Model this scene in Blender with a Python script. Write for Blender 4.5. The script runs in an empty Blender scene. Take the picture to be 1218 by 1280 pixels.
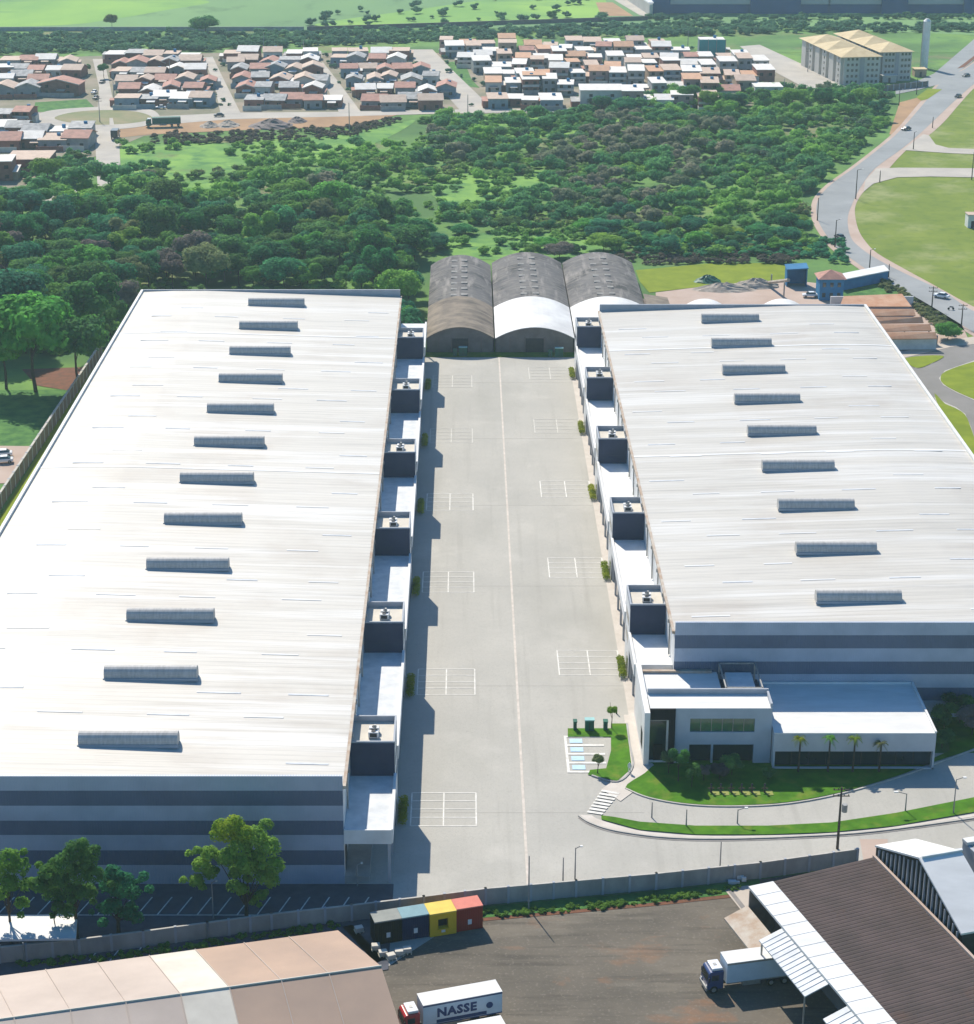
import bpy, math, random
import numpy as np
from mathutils import Vector, Matrix
random.seed(7); RNG = np.random.default_rng(7)
sc = bpy.context.scene; col = sc.collection
R = math.radians
# ------------------------------------------------------------------ camera
CAM_H = 140.0; F = 2550.0; TH = math.atan(961.0 / F)
cam = bpy.data.objects.new('camera', bpy.data.cameras.new('camera')); col.objects.link(cam); sc.camera = cam
cam.location = (0, 0, CAM_H); cam.rotation_euler = (math.pi/2 - TH, 0, 0)
cam.data.sensor_fit = 'HORIZONTAL'; cam.data.sensor_width = 36.0
cam.data.lens = F / 1218.0 * 36.0; cam.data.shift_x = 27.0 / 1218.0
cam.data.clip_start = 1; cam.data.clip_end = 8000
# ------------------------------------------------------------------ sky, sun, exposure
SUN = Vector((-0.38, 1.0, 1.0)).normalized()          # direction towards the sun
w = bpy.data.worlds.new('World'); sc.world = w; w.use_nodes = True
nt = w.node_tree; bg = nt.nodes['Background']; sky = nt.nodes.new('ShaderNodeTexSky')
sky.sky_type = 'NISHITA'; sky.sun_disc = False
sky.sun_elevation = math.asin(SUN.z); sky.sun_rotation = math.atan2(SUN.x, SUN.y)
sky.air_density = 1.0; sky.dust_density = 0.6; sky.ozone_density = 2.0
hs_ = nt.nodes.new('ShaderNodeHueSaturation'); hs_.inputs['Saturation'].default_value = 1.38
nt.links.new(sky.outputs[0], hs_.inputs['Color']); nt.links.new(hs_.outputs[0], bg.inputs[0]); bg.inputs[1].default_value = 0.118
sl = bpy.data.lights.new('sun', 'SUN'); sl.energy = 5.0; sl.angle = R(0.5); sl.color = (1.0, 0.925, 0.80)
so = bpy.data.objects.new('sun', sl); col.objects.link(so); so.rotation_euler = SUN.to_track_quat('Z', 'Y').to_euler()
so.location = (0, 0, 300)
sc.view_settings.view_transform = 'Standard'; sc.view_settings.look = 'None'
sc.view_settings.exposure = 0.38; sc.view_settings.gamma = 1.0

# ------------------------------------------------------------------ helpers
ct, st = math.cos(TH), math.sin(TH)
def P(px, py, z=0.0):
    """point at height z that the photograph's pixel (px, py) shows"""
    v = py - 640.0
    fy = F*ct - v*st; dz = F*st + v*ct; k = (CAM_H - z)/dz
    return Vector(((px - 582.0)*k, fy*k, z))
def PX(x, y, z=0.0):
    dy, dz = y, z - CAM_H
    dep = dy*ct - dz*st; up = dy*st + dz*ct
    return (582.0 + F*x/dep, 640.0 - F*up/dep)
def ZT(px, pyb, pyt):
    """height of the top of a vertical thing that stands at pixel (px, pyb)"""
    y = P(px, pyb).y; v = pyt - 640.0
    return CAM_H - y*(F*st + v*ct)/(F*ct - v*st)

def tag(o, label=None, cat=None, group=None, kind=None):
    if label: o['label'] = label
    if cat: o['category'] = cat
    if group: o['group'] = group
    if kind: o['kind'] = kind
    return o
def thing(name, label, cat, loc=(0, 0, 0), rz=0.0, group=None):
    o = bpy.data.objects.new(name, None); col.objects.link(o); o.empty_display_size = 0.5
    o.location = loc; o.rotation_euler = (0, 0, rz)
    return tag(o, label, cat, group)
class MB:
    def __init__(s): s.v = []; s.f = []
    def add(s, vs, fs):
        b = len(s.v); s.v += [tuple(q) for q in vs]; s.f += [tuple(b+i for i in f) for f in fs]; return s
    def box(s, x0, x1, y0, y1, z0, z1):
        return s.add([(x0,y0,z0),(x1,y0,z0),(x1,y1,z0),(x0,y1,z0),(x0,y0,z1),(x1,y0,z1),(x1,y1,z1),(x0,y1,z1)],
                     [(3,2,1,0),(4,5,6,7),(0,1,5,4),(1,2,6,5),(2,3,7,6),(3,0,4,7)])
    def prism(s, pts, z0, z1):
        n = len(pts); a = sum(pts[i][0]*pts[(i+1)%n][1]-pts[(i+1)%n][0]*pts[i][1] for i in range(n))
        if a < 0: pts = list(pts)[::-1]
        vs = [(p[0],p[1],z0) for p in pts] + [(p[0],p[1],z1) for p in pts]
        return s.add(vs, [tuple(range(n))[::-1], tuple(range(n,2*n))] + [(i,(i+1)%n,n+(i+1)%n,n+i) for i in range(n)])
    def poly(s, pts):                       # flat, facing up; pts 3-D
        n = len(pts); a = sum(pts[i][0]*pts[(i+1)%n][1]-pts[(i+1)%n][0]*pts[i][1] for i in range(n))
        if a < 0: pts = list(pts)[::-1]
        return s.add(pts, [tuple(range(n))])
    def slab(s, pts, t):                    # quad/polygon of any tilt with thickness t downwards
        n = len(pts); a = sum(pts[i][0]*pts[(i+1)%n][1]-pts[(i+1)%n][0]*pts[i][1] for i in range(n))
        if a < 0: pts = list(pts)[::-1]
        vs = [tuple(p) for p in pts] + [(p[0],p[1],p[2]-t) for p in pts]
        return s.add(vs, [tuple(range(n)), tuple(range(n,2*n))[::-1]] + [((i+1)%n,i,n+i,n+(i+1)%n) for i in range(n)])
    def cyl(s, x, y, z0, z1, r0, r1=None, n=10):
        r1 = r0 if r1 is None else r1
        vs = [(x+r*math.cos(2*math.pi*i/n), y+r*math.sin(2*math.pi*i/n), z) for r, z in ((r0,z0),(r1,z1)) for i in range(n)]
        return s.add(vs, [tuple(range(n))[::-1], tuple(range(n,2*n))] + [(i,(i+1)%n,n+(i+1)%n,n+i) for i in range(n)])
    def tube(s, a, b, r0, r1=None, n=8):
        r1 = r0 if r1 is None else r1
        a = Vector(a); b = Vector(b); d = (b-a).normalized()
        u = d.cross(Vector((0,0,1)) if abs(d.z) < .9 else Vector((1,0,0))).normalized(); v = d.cross(u)
        vs = [c + r*(math.cos(2*math.pi*i/n)*u + math.sin(2*math.pi*i/n)*v) for c, r in ((a,r0),(b,r1)) for i in range(n)]
        return s.add(vs, [tuple(range(n)), tuple(range(n,2*n))[::-1]] + [((i+1)%n,i,n+i,n+(i+1)%n) for i in range(n)])
    def build(s, name, mat, parent=None, smooth=False, bevel=0.0):
        me = bpy.data.meshes.new(name)
        vs = s.v
        if parent is not None:
            m = parent_matrix(parent).inverted(); vs = [tuple(m @ Vector(q)) for q in vs]
        me.from_pydata(vs, [], s.f); me.materials.append(mat); me.update()
        if smooth: me.polygons.foreach_set('use_smooth', [True]*len(me.polygons))
        o = bpy.data.objects.new(name, me); col.objects.link(o)
        if parent is not None: o.parent = parent
        if bevel:
            md = o.modifiers.new('bevel', 'BEVEL'); md.width = bevel; md.segments = 2
        return o
def parent_matrix(o):
    m = Matrix.Translation(o.location) @ o.rotation_euler.to_matrix().to_4x4()
    return parent_matrix(o.parent) @ m if o.parent else m
def copy_tree(o, parent=None):
    c = o.copy(); col.objects.link(c); c.parent = parent
    for ch in list(o.children): copy_tree(ch, c)
    return c

# ------------------------------------------------------------------ materials
def rgb(c): return (c[0], c[1], c[2], 1.0)
def mat(name, c, rough=0.75, metal=0.0, var=0.12, scale=0.6, bump=0.0, stretch=(1,1,1), c2=None, spec=0.12, detail=5.0, obj=False, rnd=0.0, alpha=1.0, lo=0.35, hi=0.65):
    """noise-mottled principled material; c2 = second colour of the mottling"""
    m = bpy.data.materials.new(name); m.use_nodes = True; n = m.node_tree.nodes; l = m.node_tree.links
    b = n['Principled BSDF']; b.inputs['Roughness'].default_value = rough; b.inputs['Metallic'].default_value = metal
    b.inputs['Specular IOR Level'].default_value = spec
    tc = n.new('ShaderNodeTexCoord'); mp = n.new('ShaderNodeMapping'); mp.inputs['Scale'].default_value = stretch
    if obj: l.new(tc.outputs['Object'], mp.inputs[0])
    else:
        g = n.new('ShaderNodeNewGeometry'); l.new(g.outputs['Position'], mp.inputs[0])
    t = n.new('ShaderNodeTexNoise'); t.inputs['Scale'].default_value = scale; t.inputs['Detail'].default_value = detail
    t.inputs['Roughness'].default_value = 0.6
    l.new(mp.outputs[0], t.inputs['Vector'])
    r = n.new('ShaderNodeValToRGB'); r.color_ramp.elements[0].position = lo; r.color_ramp.elements[1].position = hi
    c2 = c2 or tuple(x*(1-var*2) for x in c)
    r.color_ramp.elements[0].color = rgb(c2); r.color_ramp.elements[1].color = rgb(c)
    l.new(t.outputs['Fac'], r.inputs[0]); out = r.outputs[0]
    if rnd:
        oi = n.new('ShaderNodeObjectInfo'); hs = n.new('ShaderNodeHueSaturation')
        mr = n.new('ShaderNodeMapRange'); mr.inputs[3].default_value = 1-rnd; mr.inputs[4].default_value = 1+rnd
        l.new(oi.outputs['Random'], mr.inputs[0]); l.new(mr.outputs[0], hs.inputs['Value'])
        mr2 = n.new('ShaderNodeMapRange'); mr2.inputs[3].default_value = 0.5-rnd*0.12; mr2.inputs[4].default_value = 0.5+rnd*0.10
        mu = n.new('ShaderNodeMath'); mu.operation = 'FRACT'; mm = n.new('ShaderNodeMath'); mm.operation = 'MULTIPLY'; mm.inputs[1].default_value = 7.31
        l.new(oi.outputs['Random'], mm.inputs[0]); l.new(mm.outputs[0], mu.inputs[0]); l.new(mu.outputs[0], mr2.inputs[0]); l.new(mr2.outputs[0], hs.inputs['Hue'])
        l.new(out, hs.inputs['Color']); out = hs.outputs[0]
    l.new(out, b.inputs['Base Color'])
    if bump:
        bp = n.new('ShaderNodeBump'); bp.inputs['Strength'].default_value = bump; bp.inputs['Distance'].default_value = 0.3
        l.new(t.outputs['Fac'], bp.inputs['Height']); l.new(bp.outputs[0], b.inputs['Normal'])
    m['out'] = 0
    return m
def overlay(m, c, scale, lo, hi, stretch=(1,1,1), fac=1.0, kind='noise', detail=4.0):
    """mix another procedural colour over the base colour of m"""
    n = m.node_tree.nodes; l = m.node_tree.links; b = n['Principled BSDF']
    src = b.inputs['Base Color'].links[0].from_socket
    g = n.new('ShaderNodeNewGeometry'); mp = n.new('ShaderNodeMapping'); mp.inputs['Scale'].default_value = stretch
    l.new(g.outputs['Position'], mp.inputs[0])
    if kind == 'noise':
        t = n.new('ShaderNodeTexNoise'); t.inputs['Detail'].default_value = detail; t.inputs['Scale'].default_value = scale; o = t.outputs['Fac']
        t.inputs['Roughness'].default_value = 0.6
    elif kind == 'wave':
        t = n.new('ShaderNodeTexWave'); t.inputs['Scale'].default_value = scale; t.bands_direction = 'DIAGONAL'; t.inputs['Distortion'].default_value = 0.0; o = t.outputs['Fac']
    elif kind == 'brick':
        t = n.new('ShaderNodeTexBrick'); t.inputs['Scale'].default_value = scale; o = t.outputs['Fac']
    else:
        t = n.new('ShaderNodeTexVoronoi'); t.inputs['Scale'].default_value = scale; o = t.outputs['Distance']
    l.new(mp.outputs[0], t.inputs['Vector'])
    mr = n.new('ShaderNodeMapRange'); mr.inputs[1].default_value = lo; mr.inputs[2].default_value = hi; mr.inputs[4].default_value = fac
    l.new(o, mr.inputs[0])
    mx = n.new('ShaderNodeMix'); mx.data_type = 'RGBA'; mx.inputs['B'].default_value = rgb(c)
    for s in mx.inputs:
        if s.name == 'A' and s.type == 'RGBA': l.new(src, s)
        if s.name == 'B' and s.type == 'RGBA': s.default_value = rgb(c)
        if s.name == 'Factor' and s.type == 'VALUE': l.new(mr.outputs[0], s)
    l.new([s for s in mx.outputs if s.type == 'RGBA'][0], b.inputs['Base Color'])
    return m
def banded(name, zs, ca, cb):
    """wall painted in horizontal bands: zs heights where the colour changes"""
    m = bpy.data.materials.new(name); m.use_nodes = True; n = m.node_tree.nodes; l = m.node_tree.links
    b = n['Principled BSDF']; b.inputs['Roughness'].default_value = 0.55
    g = n.new('ShaderNodeNewGeometry'); sx = n.new('ShaderNodeSeparateXYZ'); l.new(g.outputs['Position'], sx.inputs[0])
    mr = n.new('ShaderNodeMapRange'); mr.inputs[2].default_value = 20.0; l.new(sx.outputs['Z'], mr.inputs[0])
    r = n.new('ShaderNodeValToRGB'); r.color_ramp.interpolation = 'CONSTANT'
    r.color_ramp.elements[0].color = rgb(ca); r.color_ramp.elements.remove(r.color_ramp.elements[1])
    for i, z in enumerate(zs):
        e = r.color_ramp.elements.new(z/20.0); e.color = rgb(cb if i % 2 == 0 else ca)
    l.new(mr.outputs[0], r.inputs[0])
    t = n.new('ShaderNodeTexNoise'); t.inputs['Scale'].default_value = 0.25; t.inputs['Detail'].default_value = 6
    mx = n.new('ShaderNodeMix'); mx.data_type = 'RGBA'; mx.blend_type = 'MULTIPLY'
    r2 = n.new('ShaderNodeValToRGB'); r2.color_ramp.elements[0].color = (.80,.82,.84,1); r2.color_ramp.elements[0].position = .3; r2.color_ramp.elements[1].position = .6
    l.new(g.outputs['Position'], t.inputs['Vector']); l.new(t.outputs['Fac'], r2.inputs[0])
    for s in mx.inputs:
        if s.name == 'Factor' and s.type == 'VALUE': s.default_value = 1.0
        if s.name == 'A' and s.type == 'RGBA': l.new(r.outputs[0], s)
        if s.name == 'B' and s.type == 'RGBA': l.new(r2.outputs[0], s)
    l.new([s for s in mx.outputs if s.type == 'RGBA'][0], b.inputs['Base Color'])
    # vertical ribs of the metal cladding
    wv = n.new('ShaderNodeTexWave'); wv.inputs['Scale'].default_value = 0.9; wv.inputs['Distortion'].default_value = 0
    l.new(g.outputs['Position'], wv.inputs['Vector'])
    bp = n.new('ShaderNodeBump'); bp.inputs['Strength'].default_value = 0.35; bp.inputs['Distance'].default_value = 0.05
    l.new(wv.outputs['Fac'], bp.inputs['Height']); l.new(bp.outputs[0], b.inputs['Normal'])
    return m

# leaves: colour varies between trees and between clumps
def leafmat(name, a, b_, rnd=0.25, scale=0.35):
    m = mat(name, a, rough=0.7, c2=b_, scale=scale, rnd=rnd, spec=0.04, detail=3, lo=.38, hi=.62)
    n = m.node_tree.nodes; l = m.node_tree.links; b = n['Principled BSDF']; src = b.inputs['Base Color'].links[0].from_socket
    tr_ = n.new('ShaderNodeBsdfTranslucent'); l.new(src, tr_.inputs['Color']); mx = n.new('ShaderNodeMixShader'); mx.inputs[0].default_value = .50
    l.new(b.outputs[0], mx.inputs[1]); l.new(tr_.outputs[0], mx.inputs[2]); l.new(mx.outputs[0], n['Material Output'].inputs['Surface'])
    return m
M = {}
M['ground'] = mat('scrub_ground', (.13,.25,.06), c2=(.075,.155,.045), scale=.03, detail=8, rough=.95, lo=.4, hi=.6)
overlay(M['ground'], (.22,.175,.10), .018, .56, .66, fac=.7); overlay(M['ground'], (.19,.32,.06), .022, .55, .68, stretch=(1,.6,1), fac=.85)
overlay(M['ground'], (.045,.12,.045), .12, .52, .66, fac=.6, detail=8)
M['field'] = mat('pale_field', (.17,.30,.11), c2=(.11,.21,.095), scale=.006, stretch=(1,.35,1), detail=8, rough=.95)
overlay(M['field'], (.05,.11,.05), .03, .58, .72, fac=.7, stretch=(1,.5,1), detail=6)
M['meadow'] = mat('weedy_meadow', (.20,.36,.07), c2=(.11,.24,.06), scale=.05, detail=10, rough=.95, lo=.4, hi=.6)
overlay(M['meadow'], (.06,.17,.055), .11, .52, .64, fac=.85, detail=9); overlay(M['meadow'], (.17,.15,.08), .06, .58, .7, fac=.6, detail=9)
M['limefield'] = mat('lime_field', (.25,.42,.08), c2=(.15,.30,.075), scale=.012, stretch=(1,.4,1), detail=8, rough=.95)
overlay(M['limefield'], (.10,.22,.08), .02, .52, .66, fac=.75, stretch=(.4,1,1), detail=9)
M['lawn'] = mat('mown_lawn', (.19,.24,.04), c2=(.13,.185,.028), scale=.045, detail=8, rough=.95, lo=.35, hi=.65)
overlay(M['lawn'], (.27,.29,.12), .035, .50, .66, fac=.85, detail=8); overlay(M['lawn'], (.09,.15,.03), .25, .48, .68, fac=.6, detail=8)
M['garden'] = mat('garden_grass', (.075,.20,.01), c2=(.045,.13,.008), scale=.5, detail=8, rough=.95)
overlay(M['garden'], (.17,.21,.03), .3, .52, .68, fac=.7, detail=8)
M['sidegrass'] = mat('side_grass', (.21,.26,.02), c2=(.15,.20,.015), scale=.2, detail=8, rough=.95)
M['drygrass'] = mat('dry_yellow_turf', (.30,.31,.09), c2=(.22,.26,.06), scale=3)
M['weeds'] = mat('weed_grass', (.10,.22,.05), c2=(.04,.12,.035), scale=.35, detail=8, rough=.95)
M['yard'] = mat('concrete_blocks', (.455,.435,.385), c2=(.39,.375,.335), scale=.07, detail=9, rough=.9, lo=.3, hi=.7)
overlay(M['yard'], (.32,.31,.27), .05, .52, .72, fac=.6, stretch=(1,.35,1), detail=9); overlay(M['yard'], (.30,.285,.25), 1.4, .55, .85, fac=.5, detail=8)
overlay(M['yard'], (.25,.24,.215), 5.0, .5, .8, fac=.5, detail=6); overlay(M['yard'], (.30,.285,.25), .55, .55, .72, fac=.38, stretch=(1,.035,1), detail=5); overlay(M['yard'], (.55,.525,.47), .09, .56, .8, fac=.5, detail=6)
M['street'] = mat('street_concrete', (.50,.435,.36), c2=(.44,.38,.32), scale=.12, detail=9, rough=.9)
overlay(M['street'], (.36,.33,.29), .06, .52, .72, fac=.55, stretch=(.4,1,1), detail=8); overlay(M['street'], (.30,.28,.25), 1.2, .56, .8, fac=.4, detail=6)
M['kerb'] = mat('kerb_stone', (.50,.47,.42), c2=(.40,.38,.34), scale=.7)
M['dark_kerb'] = mat('gutter_stain', (.20,.185,.17), c2=(.27,.25,.23), scale=.5)
M['walk'] = mat('pale_paving', (.58,.53,.47), c2=(.50,.45,.39), scale=.4, detail=8)
M['asphalt'] = mat('carpark_asphalt', (.10,.105,.125), c2=(.07,.074,.09), scale=.5, detail=8, rough=.9)
M['road'] = mat('pale_road_asphalt', (.30,.31,.31), c2=(.24,.25,.25), scale=.05, detail=8, rough=.9)
overlay(M['road'], (.19,.195,.2), .12, .56, .75, fac=.5, detail=7)
M['sideroad'] = mat('worn_road', (.25,.235,.22), c2=(.20,.19,.175), scale=.08, detail=8, rough=.9)
M['pink'] = mat('pink_pavement', (.47,.37,.31), c2=(.40,.30,.24), scale=.09, detail=8, rough=.95)
M['dirt'] = mat('orange_dirt', (.40,.25,.14), c2=(.30,.19,.11), scale=.08, detail=8, rough=.95)
M['reddirt'] = mat('red_earth', (.20,.085,.05), c2=(.13,.07,.045), scale=.6, detail=8, rough=.95)
M['towndirt'] = mat('town_ground', (.30,.25,.19), c2=(.17,.17,.11), scale=.05, detail=8, rough=.95)
M['townstreet'] = mat('town_street', (.47,.43,.37), c2=(.38,.35,.31), scale=.08, detail=8, rough=.95)
M['lot'] = mat('oily_yard', (.165,.142,.112), c2=(.100,.089,.073), scale=.09, detail=10, rough=.92, lo=.3, hi=.7)
overlay(M['lot'], (.33,.15,.07), .13, .57, .72, fac=.7, detail=9, stretch=(.6,1,1)); overlay(M['lot'], (.235,.205,.16), .16, .52, .70, fac=.6, detail=9, stretch=(.3,1.2,1))
overlay(M['lot'], (.045,.043,.04), .25, .60, .8, fac=.6, detail=9, stretch=(.4,1,1))
overlay(M['lot'], (.07,.062,.052), .5, .53, .66, fac=.55, stretch=(.12,1.3,1), detail=9); overlay(M['lot'], (.26,.23,.185), 2.5, .55, .72, fac=.5, detail=9)
M['mark'] = mat('white_paint', (.74,.72,.66), c2=(.55,.53,.48), scale=1.0, lo=.3, hi=.6)
M['markfaint'] = mat('worn_paint', (.62,.60,.54), c2=(.48,.46,.41), scale=.8, lo=.3, hi=.7)
M['markblue'] = mat('pale_blue_paint', (.50,.66,.78), c2=(.42,.58,.72), scale=.8)
M['markpink'] = mat('joint_paint', (.60,.54,.47), c2=(.48,.43,.37), scale=.8)
M['roof'] = mat('white_metal_roof', (.53,.50,.445), c2=(.455,.43,.38), scale=.10, stretch=(.25,1,1), detail=9, rough=.5, lo=.3, hi=.7, spec=.3)
overlay(M['roof'], (.29,.275,.25), .35, .52, .74, stretch=(.10,1.8,1), fac=.55, detail=9); overlay(M['roof'], (.36,.31,.26), .05, .52, .70, fac=.5, detail=9)
overlay(M['roof'], (.60,.585,.55), .22, .50, .66, stretch=(.08,1.3,1), fac=.85, detail=6)
overlay(M['roof'], (.25,.235,.215), 1.5, .56, .70, stretch=(.035,1.6,1), fac=.42, detail=6); overlay(M['roof'], (.22,.205,.19), .46, .93, .995, stretch=(.0001,1,.0001), fac=.28, kind='wave')
M['white'] = mat('white_wall', (.74,.735,.72), c2=(.64,.635,.61), scale=.4, rough=.7)
M['whiteroof'] = mat('bright_white_roof', (.72,.715,.69), c2=(.62,.615,.59), scale=.5, rough=.5, stretch=(.3,1,1), detail=7)
M['greywhite'] = mat('grey_white_roof', (.66,.67,.67), c2=(.52,.54,.55), scale=.5, rough=.6)
M['parapet'] = mat('grey_parapet', (.40,.42,.45), c2=(.34,.36,.39), scale=.5, rough=.6)
M['charcoal'] = mat('charcoal_cladding', (.045,.055,.10), c2=(.034,.042,.08), scale=.3, rough=.5)
M['bandwall'] = banded('banded_cladding', (2.95, 5.15, 7.35, 9.5, 11.7, 13.85), (.38,.43,.52), (.095,.13,.20))
M['vent'] = mat('vent_metal', (.50,.485,.46), c2=(.38,.37,.35), scale=.8, rough=.6, metal=.0, stretch=(4,1,1))
M['steel'] = mat('dull_steel', (.35,.35,.34), c2=(.26,.26,.25), scale=2, rough=.5, metal=.4)
M['darksteel'] = mat('dark_metal', (.05,.05,.055), c2=(.035,.035,.04), scale=2, rough=.5)
M['rust'] = mat('rusty_strip', (.38,.27,.19), c2=(.50,.45,.38), scale=.5)
M['black'] = mat('black_void', (.012,.012,.015), var=.1, rough=.6)
M['glass'] = mat('dark_glass', (.02,.035,.045), c2=(.015,.025,.03), scale=.3, rough=.12, spec=.8)
M['greenglass'] = mat('green_glass', (.03,.13,.08), c2=(.03,.08,.06), scale=.6, rough=.1, spec=.9)
M['bluewall'] = mat('blue_paint_wall', (.04,.20,.38), c2=(.03,.15,.30), scale=.4)
M['tealwall'] = mat('teal_net', (.02,.26,.27), c2=(.02,.21,.22), scale=.3)
M['terracotta'] = mat('terracotta_tiles', (.50,.26,.15), c2=(.60,.38,.25), scale=.35, rough=.85, detail=8)
overlay(M['terracotta'], (.30,.16,.10), 1.0, .5, .8, fac=.6, stretch=(.05,1,1), kind='wave')
M['arch'] = mat('old_fibre_roof', (.12,.115,.115), c2=(.17,.16,.15), scale=.25, rough=.9, detail=10, stretch=(1,.5,1))
overlay(M['arch'], (.045,.045,.045), .12, .5, .66, fac=.8, detail=8); overlay(M['arch'], (.30,.275,.25), .3, .54, .68, fac=.85, stretch=(1.6,.25,1), detail=9); overlay(M['arch'], (.24,.22,.20), .7, .5, .62, fac=.6, stretch=(.2,1.2,1), detail=9)
M['roofpatch'] = mat('dusty_roof_patch', (.27,.26,.24), c2=(.16,.155,.15), scale=.8, detail=8)
M['archbrown'] = mat('brown_fibre_roof', (.26,.215,.165), c2=(.16,.135,.11), scale=.3, rough=.9, detail=10)
overlay(M['archbrown'], (.07,.06,.055), .15, .5, .68, fac=.8, detail=8, stretch=(.3,1.6,1)); overlay(M['archbrown'], (.40,.34,.27), .25, .56, .75, fac=.7, stretch=(.3,1.6,1), detail=9)
M['archwhite'] = mat('white_membrane', (.74,.73,.70), c2=(.58,.57,.55), scale=.15, rough=.6, detail=6)
M['endwall'] = mat('grey_block_wall', (.19,.175,.17), c2=(.14,.125,.12), scale=.5, detail=8)
M['conwall'] = mat('concrete_panel_wall', (.40,.39,.37), c2=(.27,.265,.25), scale=.35, detail=9, stretch=(1,1,.5))
M['plum'] = mat('weathered_wall', (.20,.16,.15), c2=(.14,.115,.11), scale=.4, detail=8)
M['brownroof'] = mat('brown_ribbed_roof', (.115,.085,.078), c2=(.085,.066,.06), scale=.25, detail=9, rough=.85)
overlay(M['brownroof'], (.20,.10,.06), .07, .56, .75, fac=.7, detail=7)
M['tanroof'] = mat('tan_fabric_roof', (.42,.30,.225), c2=(.34,.25,.195), scale=.10, detail=7, rough=.7)
M['tanroof2'] = mat('faded_fabric_roof', (.50,.42,.36), c2=(.42,.35,.30), scale=.10, detail=7, rough=.7)
M['creamroof'] = mat('cream_panel', (.60,.56,.48), c2=(.52,.48,.41), scale=.3, rough=.7)
M['bark'] = mat('bark', (.09,.065,.045), c2=(.05,.04,.03), scale=2.5, rough=.95, bump=.4)
M['post'] = mat('wood_post', (.10,.075,.06), c2=(.07,.055,.045), scale=2, rough=.9)
M['conpost'] = mat('concrete_post', (.34,.32,.30), c2=(.27,.25,.24), scale=2, rough=.9)
M['rubble'] = mat('grey_rubble', (.46,.40,.33), c2=(.28,.24,.20), scale=.8, rough=.95, detail=8)
M['tire'] = mat('tyre_rubber', (.02,.02,.02), var=.1)
M['red'] = mat('red_paint', (.42,.03,.04), c2=(.36,.025,.03), scale=1, rough=.35, spec=.5)
M['navy'] = mat('navy_paint', (.02,.05,.16), c2=(.018,.04,.13), scale=1, rough=.35, spec=.5)
M['truckside'] = mat('truck_side_panel', (.50,.60,.68), c2=(.44,.54,.62), scale=.8, rough=.45)
M['yellow'] = mat('yellow_paint', (.75,.46,.02), c2=(.66,.40,.02), scale=.8, rough=.5)
M['yellowroof'] = mat('yellow_roof_paint', (.72,.53,.10), c2=(.64,.46,.09), scale=.8, rough=.6)
M['kred'] = mat('kiosk_red', (.33,.035,.025), c2=(.28,.03,.02), scale=.8, rough=.5)
M['kredroof'] = mat('kiosk_red_roof', (.62,.20,.15), c2=(.55,.17,.13), scale=.8, rough=.6)  # paler red than the walls of the same kiosk
M['kblue'] = mat('kiosk_blue', (.008,.02,.085), c2=(.006,.016,.07), scale=.8, rough=.5)
M['kblueroof'] = mat('kiosk_blue_roof', (.20,.33,.36), c2=(.17,.28,.31), scale=.8, rough=.6)
M['kblack'] = mat('kiosk_black', (.007,.008,.01), var=.1, scale=.8, rough=.5)
M['kblackroof'] = mat('kiosk_grey_roof', (.27,.28,.25), c2=(.22,.23,.21), scale=.8, rough=.6)
M['pallet'] = mat('pale_wood', (.74,.68,.54), c2=(.60,.53,.40), scale=2)
M['carwhite'] = mat('white_car_paint', (.72,.73,.74), var=.03, rough=.3, spec=.5)
M['cardark'] = mat('dark_car_paint', (.025,.03,.04), var=.05, rough=.3, spec=.5)
M['cargreen'] = mat('dark_green_cabinet', (.03,.13,.09), c2=(.025,.10,.07), scale=1, rough=.5)
M['cyan'] = mat('pale_cyan_lid', (.30,.52,.50), var=.05, rough=.5)
LEAF = {
 'deep': leafmat('deep_green_leaves', (.12,.31,.065), (.050,.165,.055)),
 'teal': leafmat('blue_green_leaves', (.075,.31,.125), (.035,.175,.085)),
 'mid': leafmat('mid_green_leaves', (.20,.43,.07), (.10,.27,.05)),
 'lime': leafmat('lime_leaves', (.30,.48,.06), (.17,.34,.05)),
 'olive': leafmat('olive_leaves', (.23,.27,.11), (.14,.19,.08)),
 'plum': leafmat('dry_purple_leaves', (.24,.20,.17), (.15,.14,.125)),
 'yellow': leafmat('yellow_green_leaves', (.38,.42,.03), (.22,.32,.03)),
 'scrub': leafmat('scrub_leaves', (.26,.47,.09), (.13,.31,.07), rnd=0, scale=.045),
 'wood': leafmat('wood_leaves', (.15,.38,.11), (.065,.225,.09), rnd=0, scale=.05),
 'lightwood': leafmat('light_wood_leaves', (.25,.50,.09), (.14,.33,.08), rnd=0, scale=.05),
 'drywood': leafmat('dry_wood_leaves', (.30,.28,.20), (.18,.24,.13), rnd=0, scale=.05),
 'farwood': leafmat('far_wood_leaves', (.13,.29,.14), (.07,.185,.115), rnd=0, scale=.03),
 'reed': leafmat('dry_reeds', (.20,.165,.125), (.12,.11,.085), rnd=0, scale=.1),
 'hedge': leafmat('hedge_leaves', (.36,.40,.03), (.18,.24,.02), rnd=.1),
}
overlay(LEAF['wood'], (.22,.19,.16), .028, .57, .66, fac=.7); overlay(LEAF['wood'], (.19,.34,.055), .035, .56, .64, fac=.75); overlay(LEAF['wood'], (.05,.22,.125), .05, .55, .62, fac=.6)
overlay(LEAF['scrub'], (.24,.19,.13), .022, .55, .64, fac=.8); overlay(LEAF['scrub'], (.05,.17,.075), .04, .54, .62, fac=.7)

wall_px = [(-40,1210),(0,1205),(100,1195),(180,1185),(260,1174),(340,1163),(440,1152),(530,1141),(607,1131),(720,1121),(820,1112),(950,1098),(1071,1081),(1090,1079)]
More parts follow.
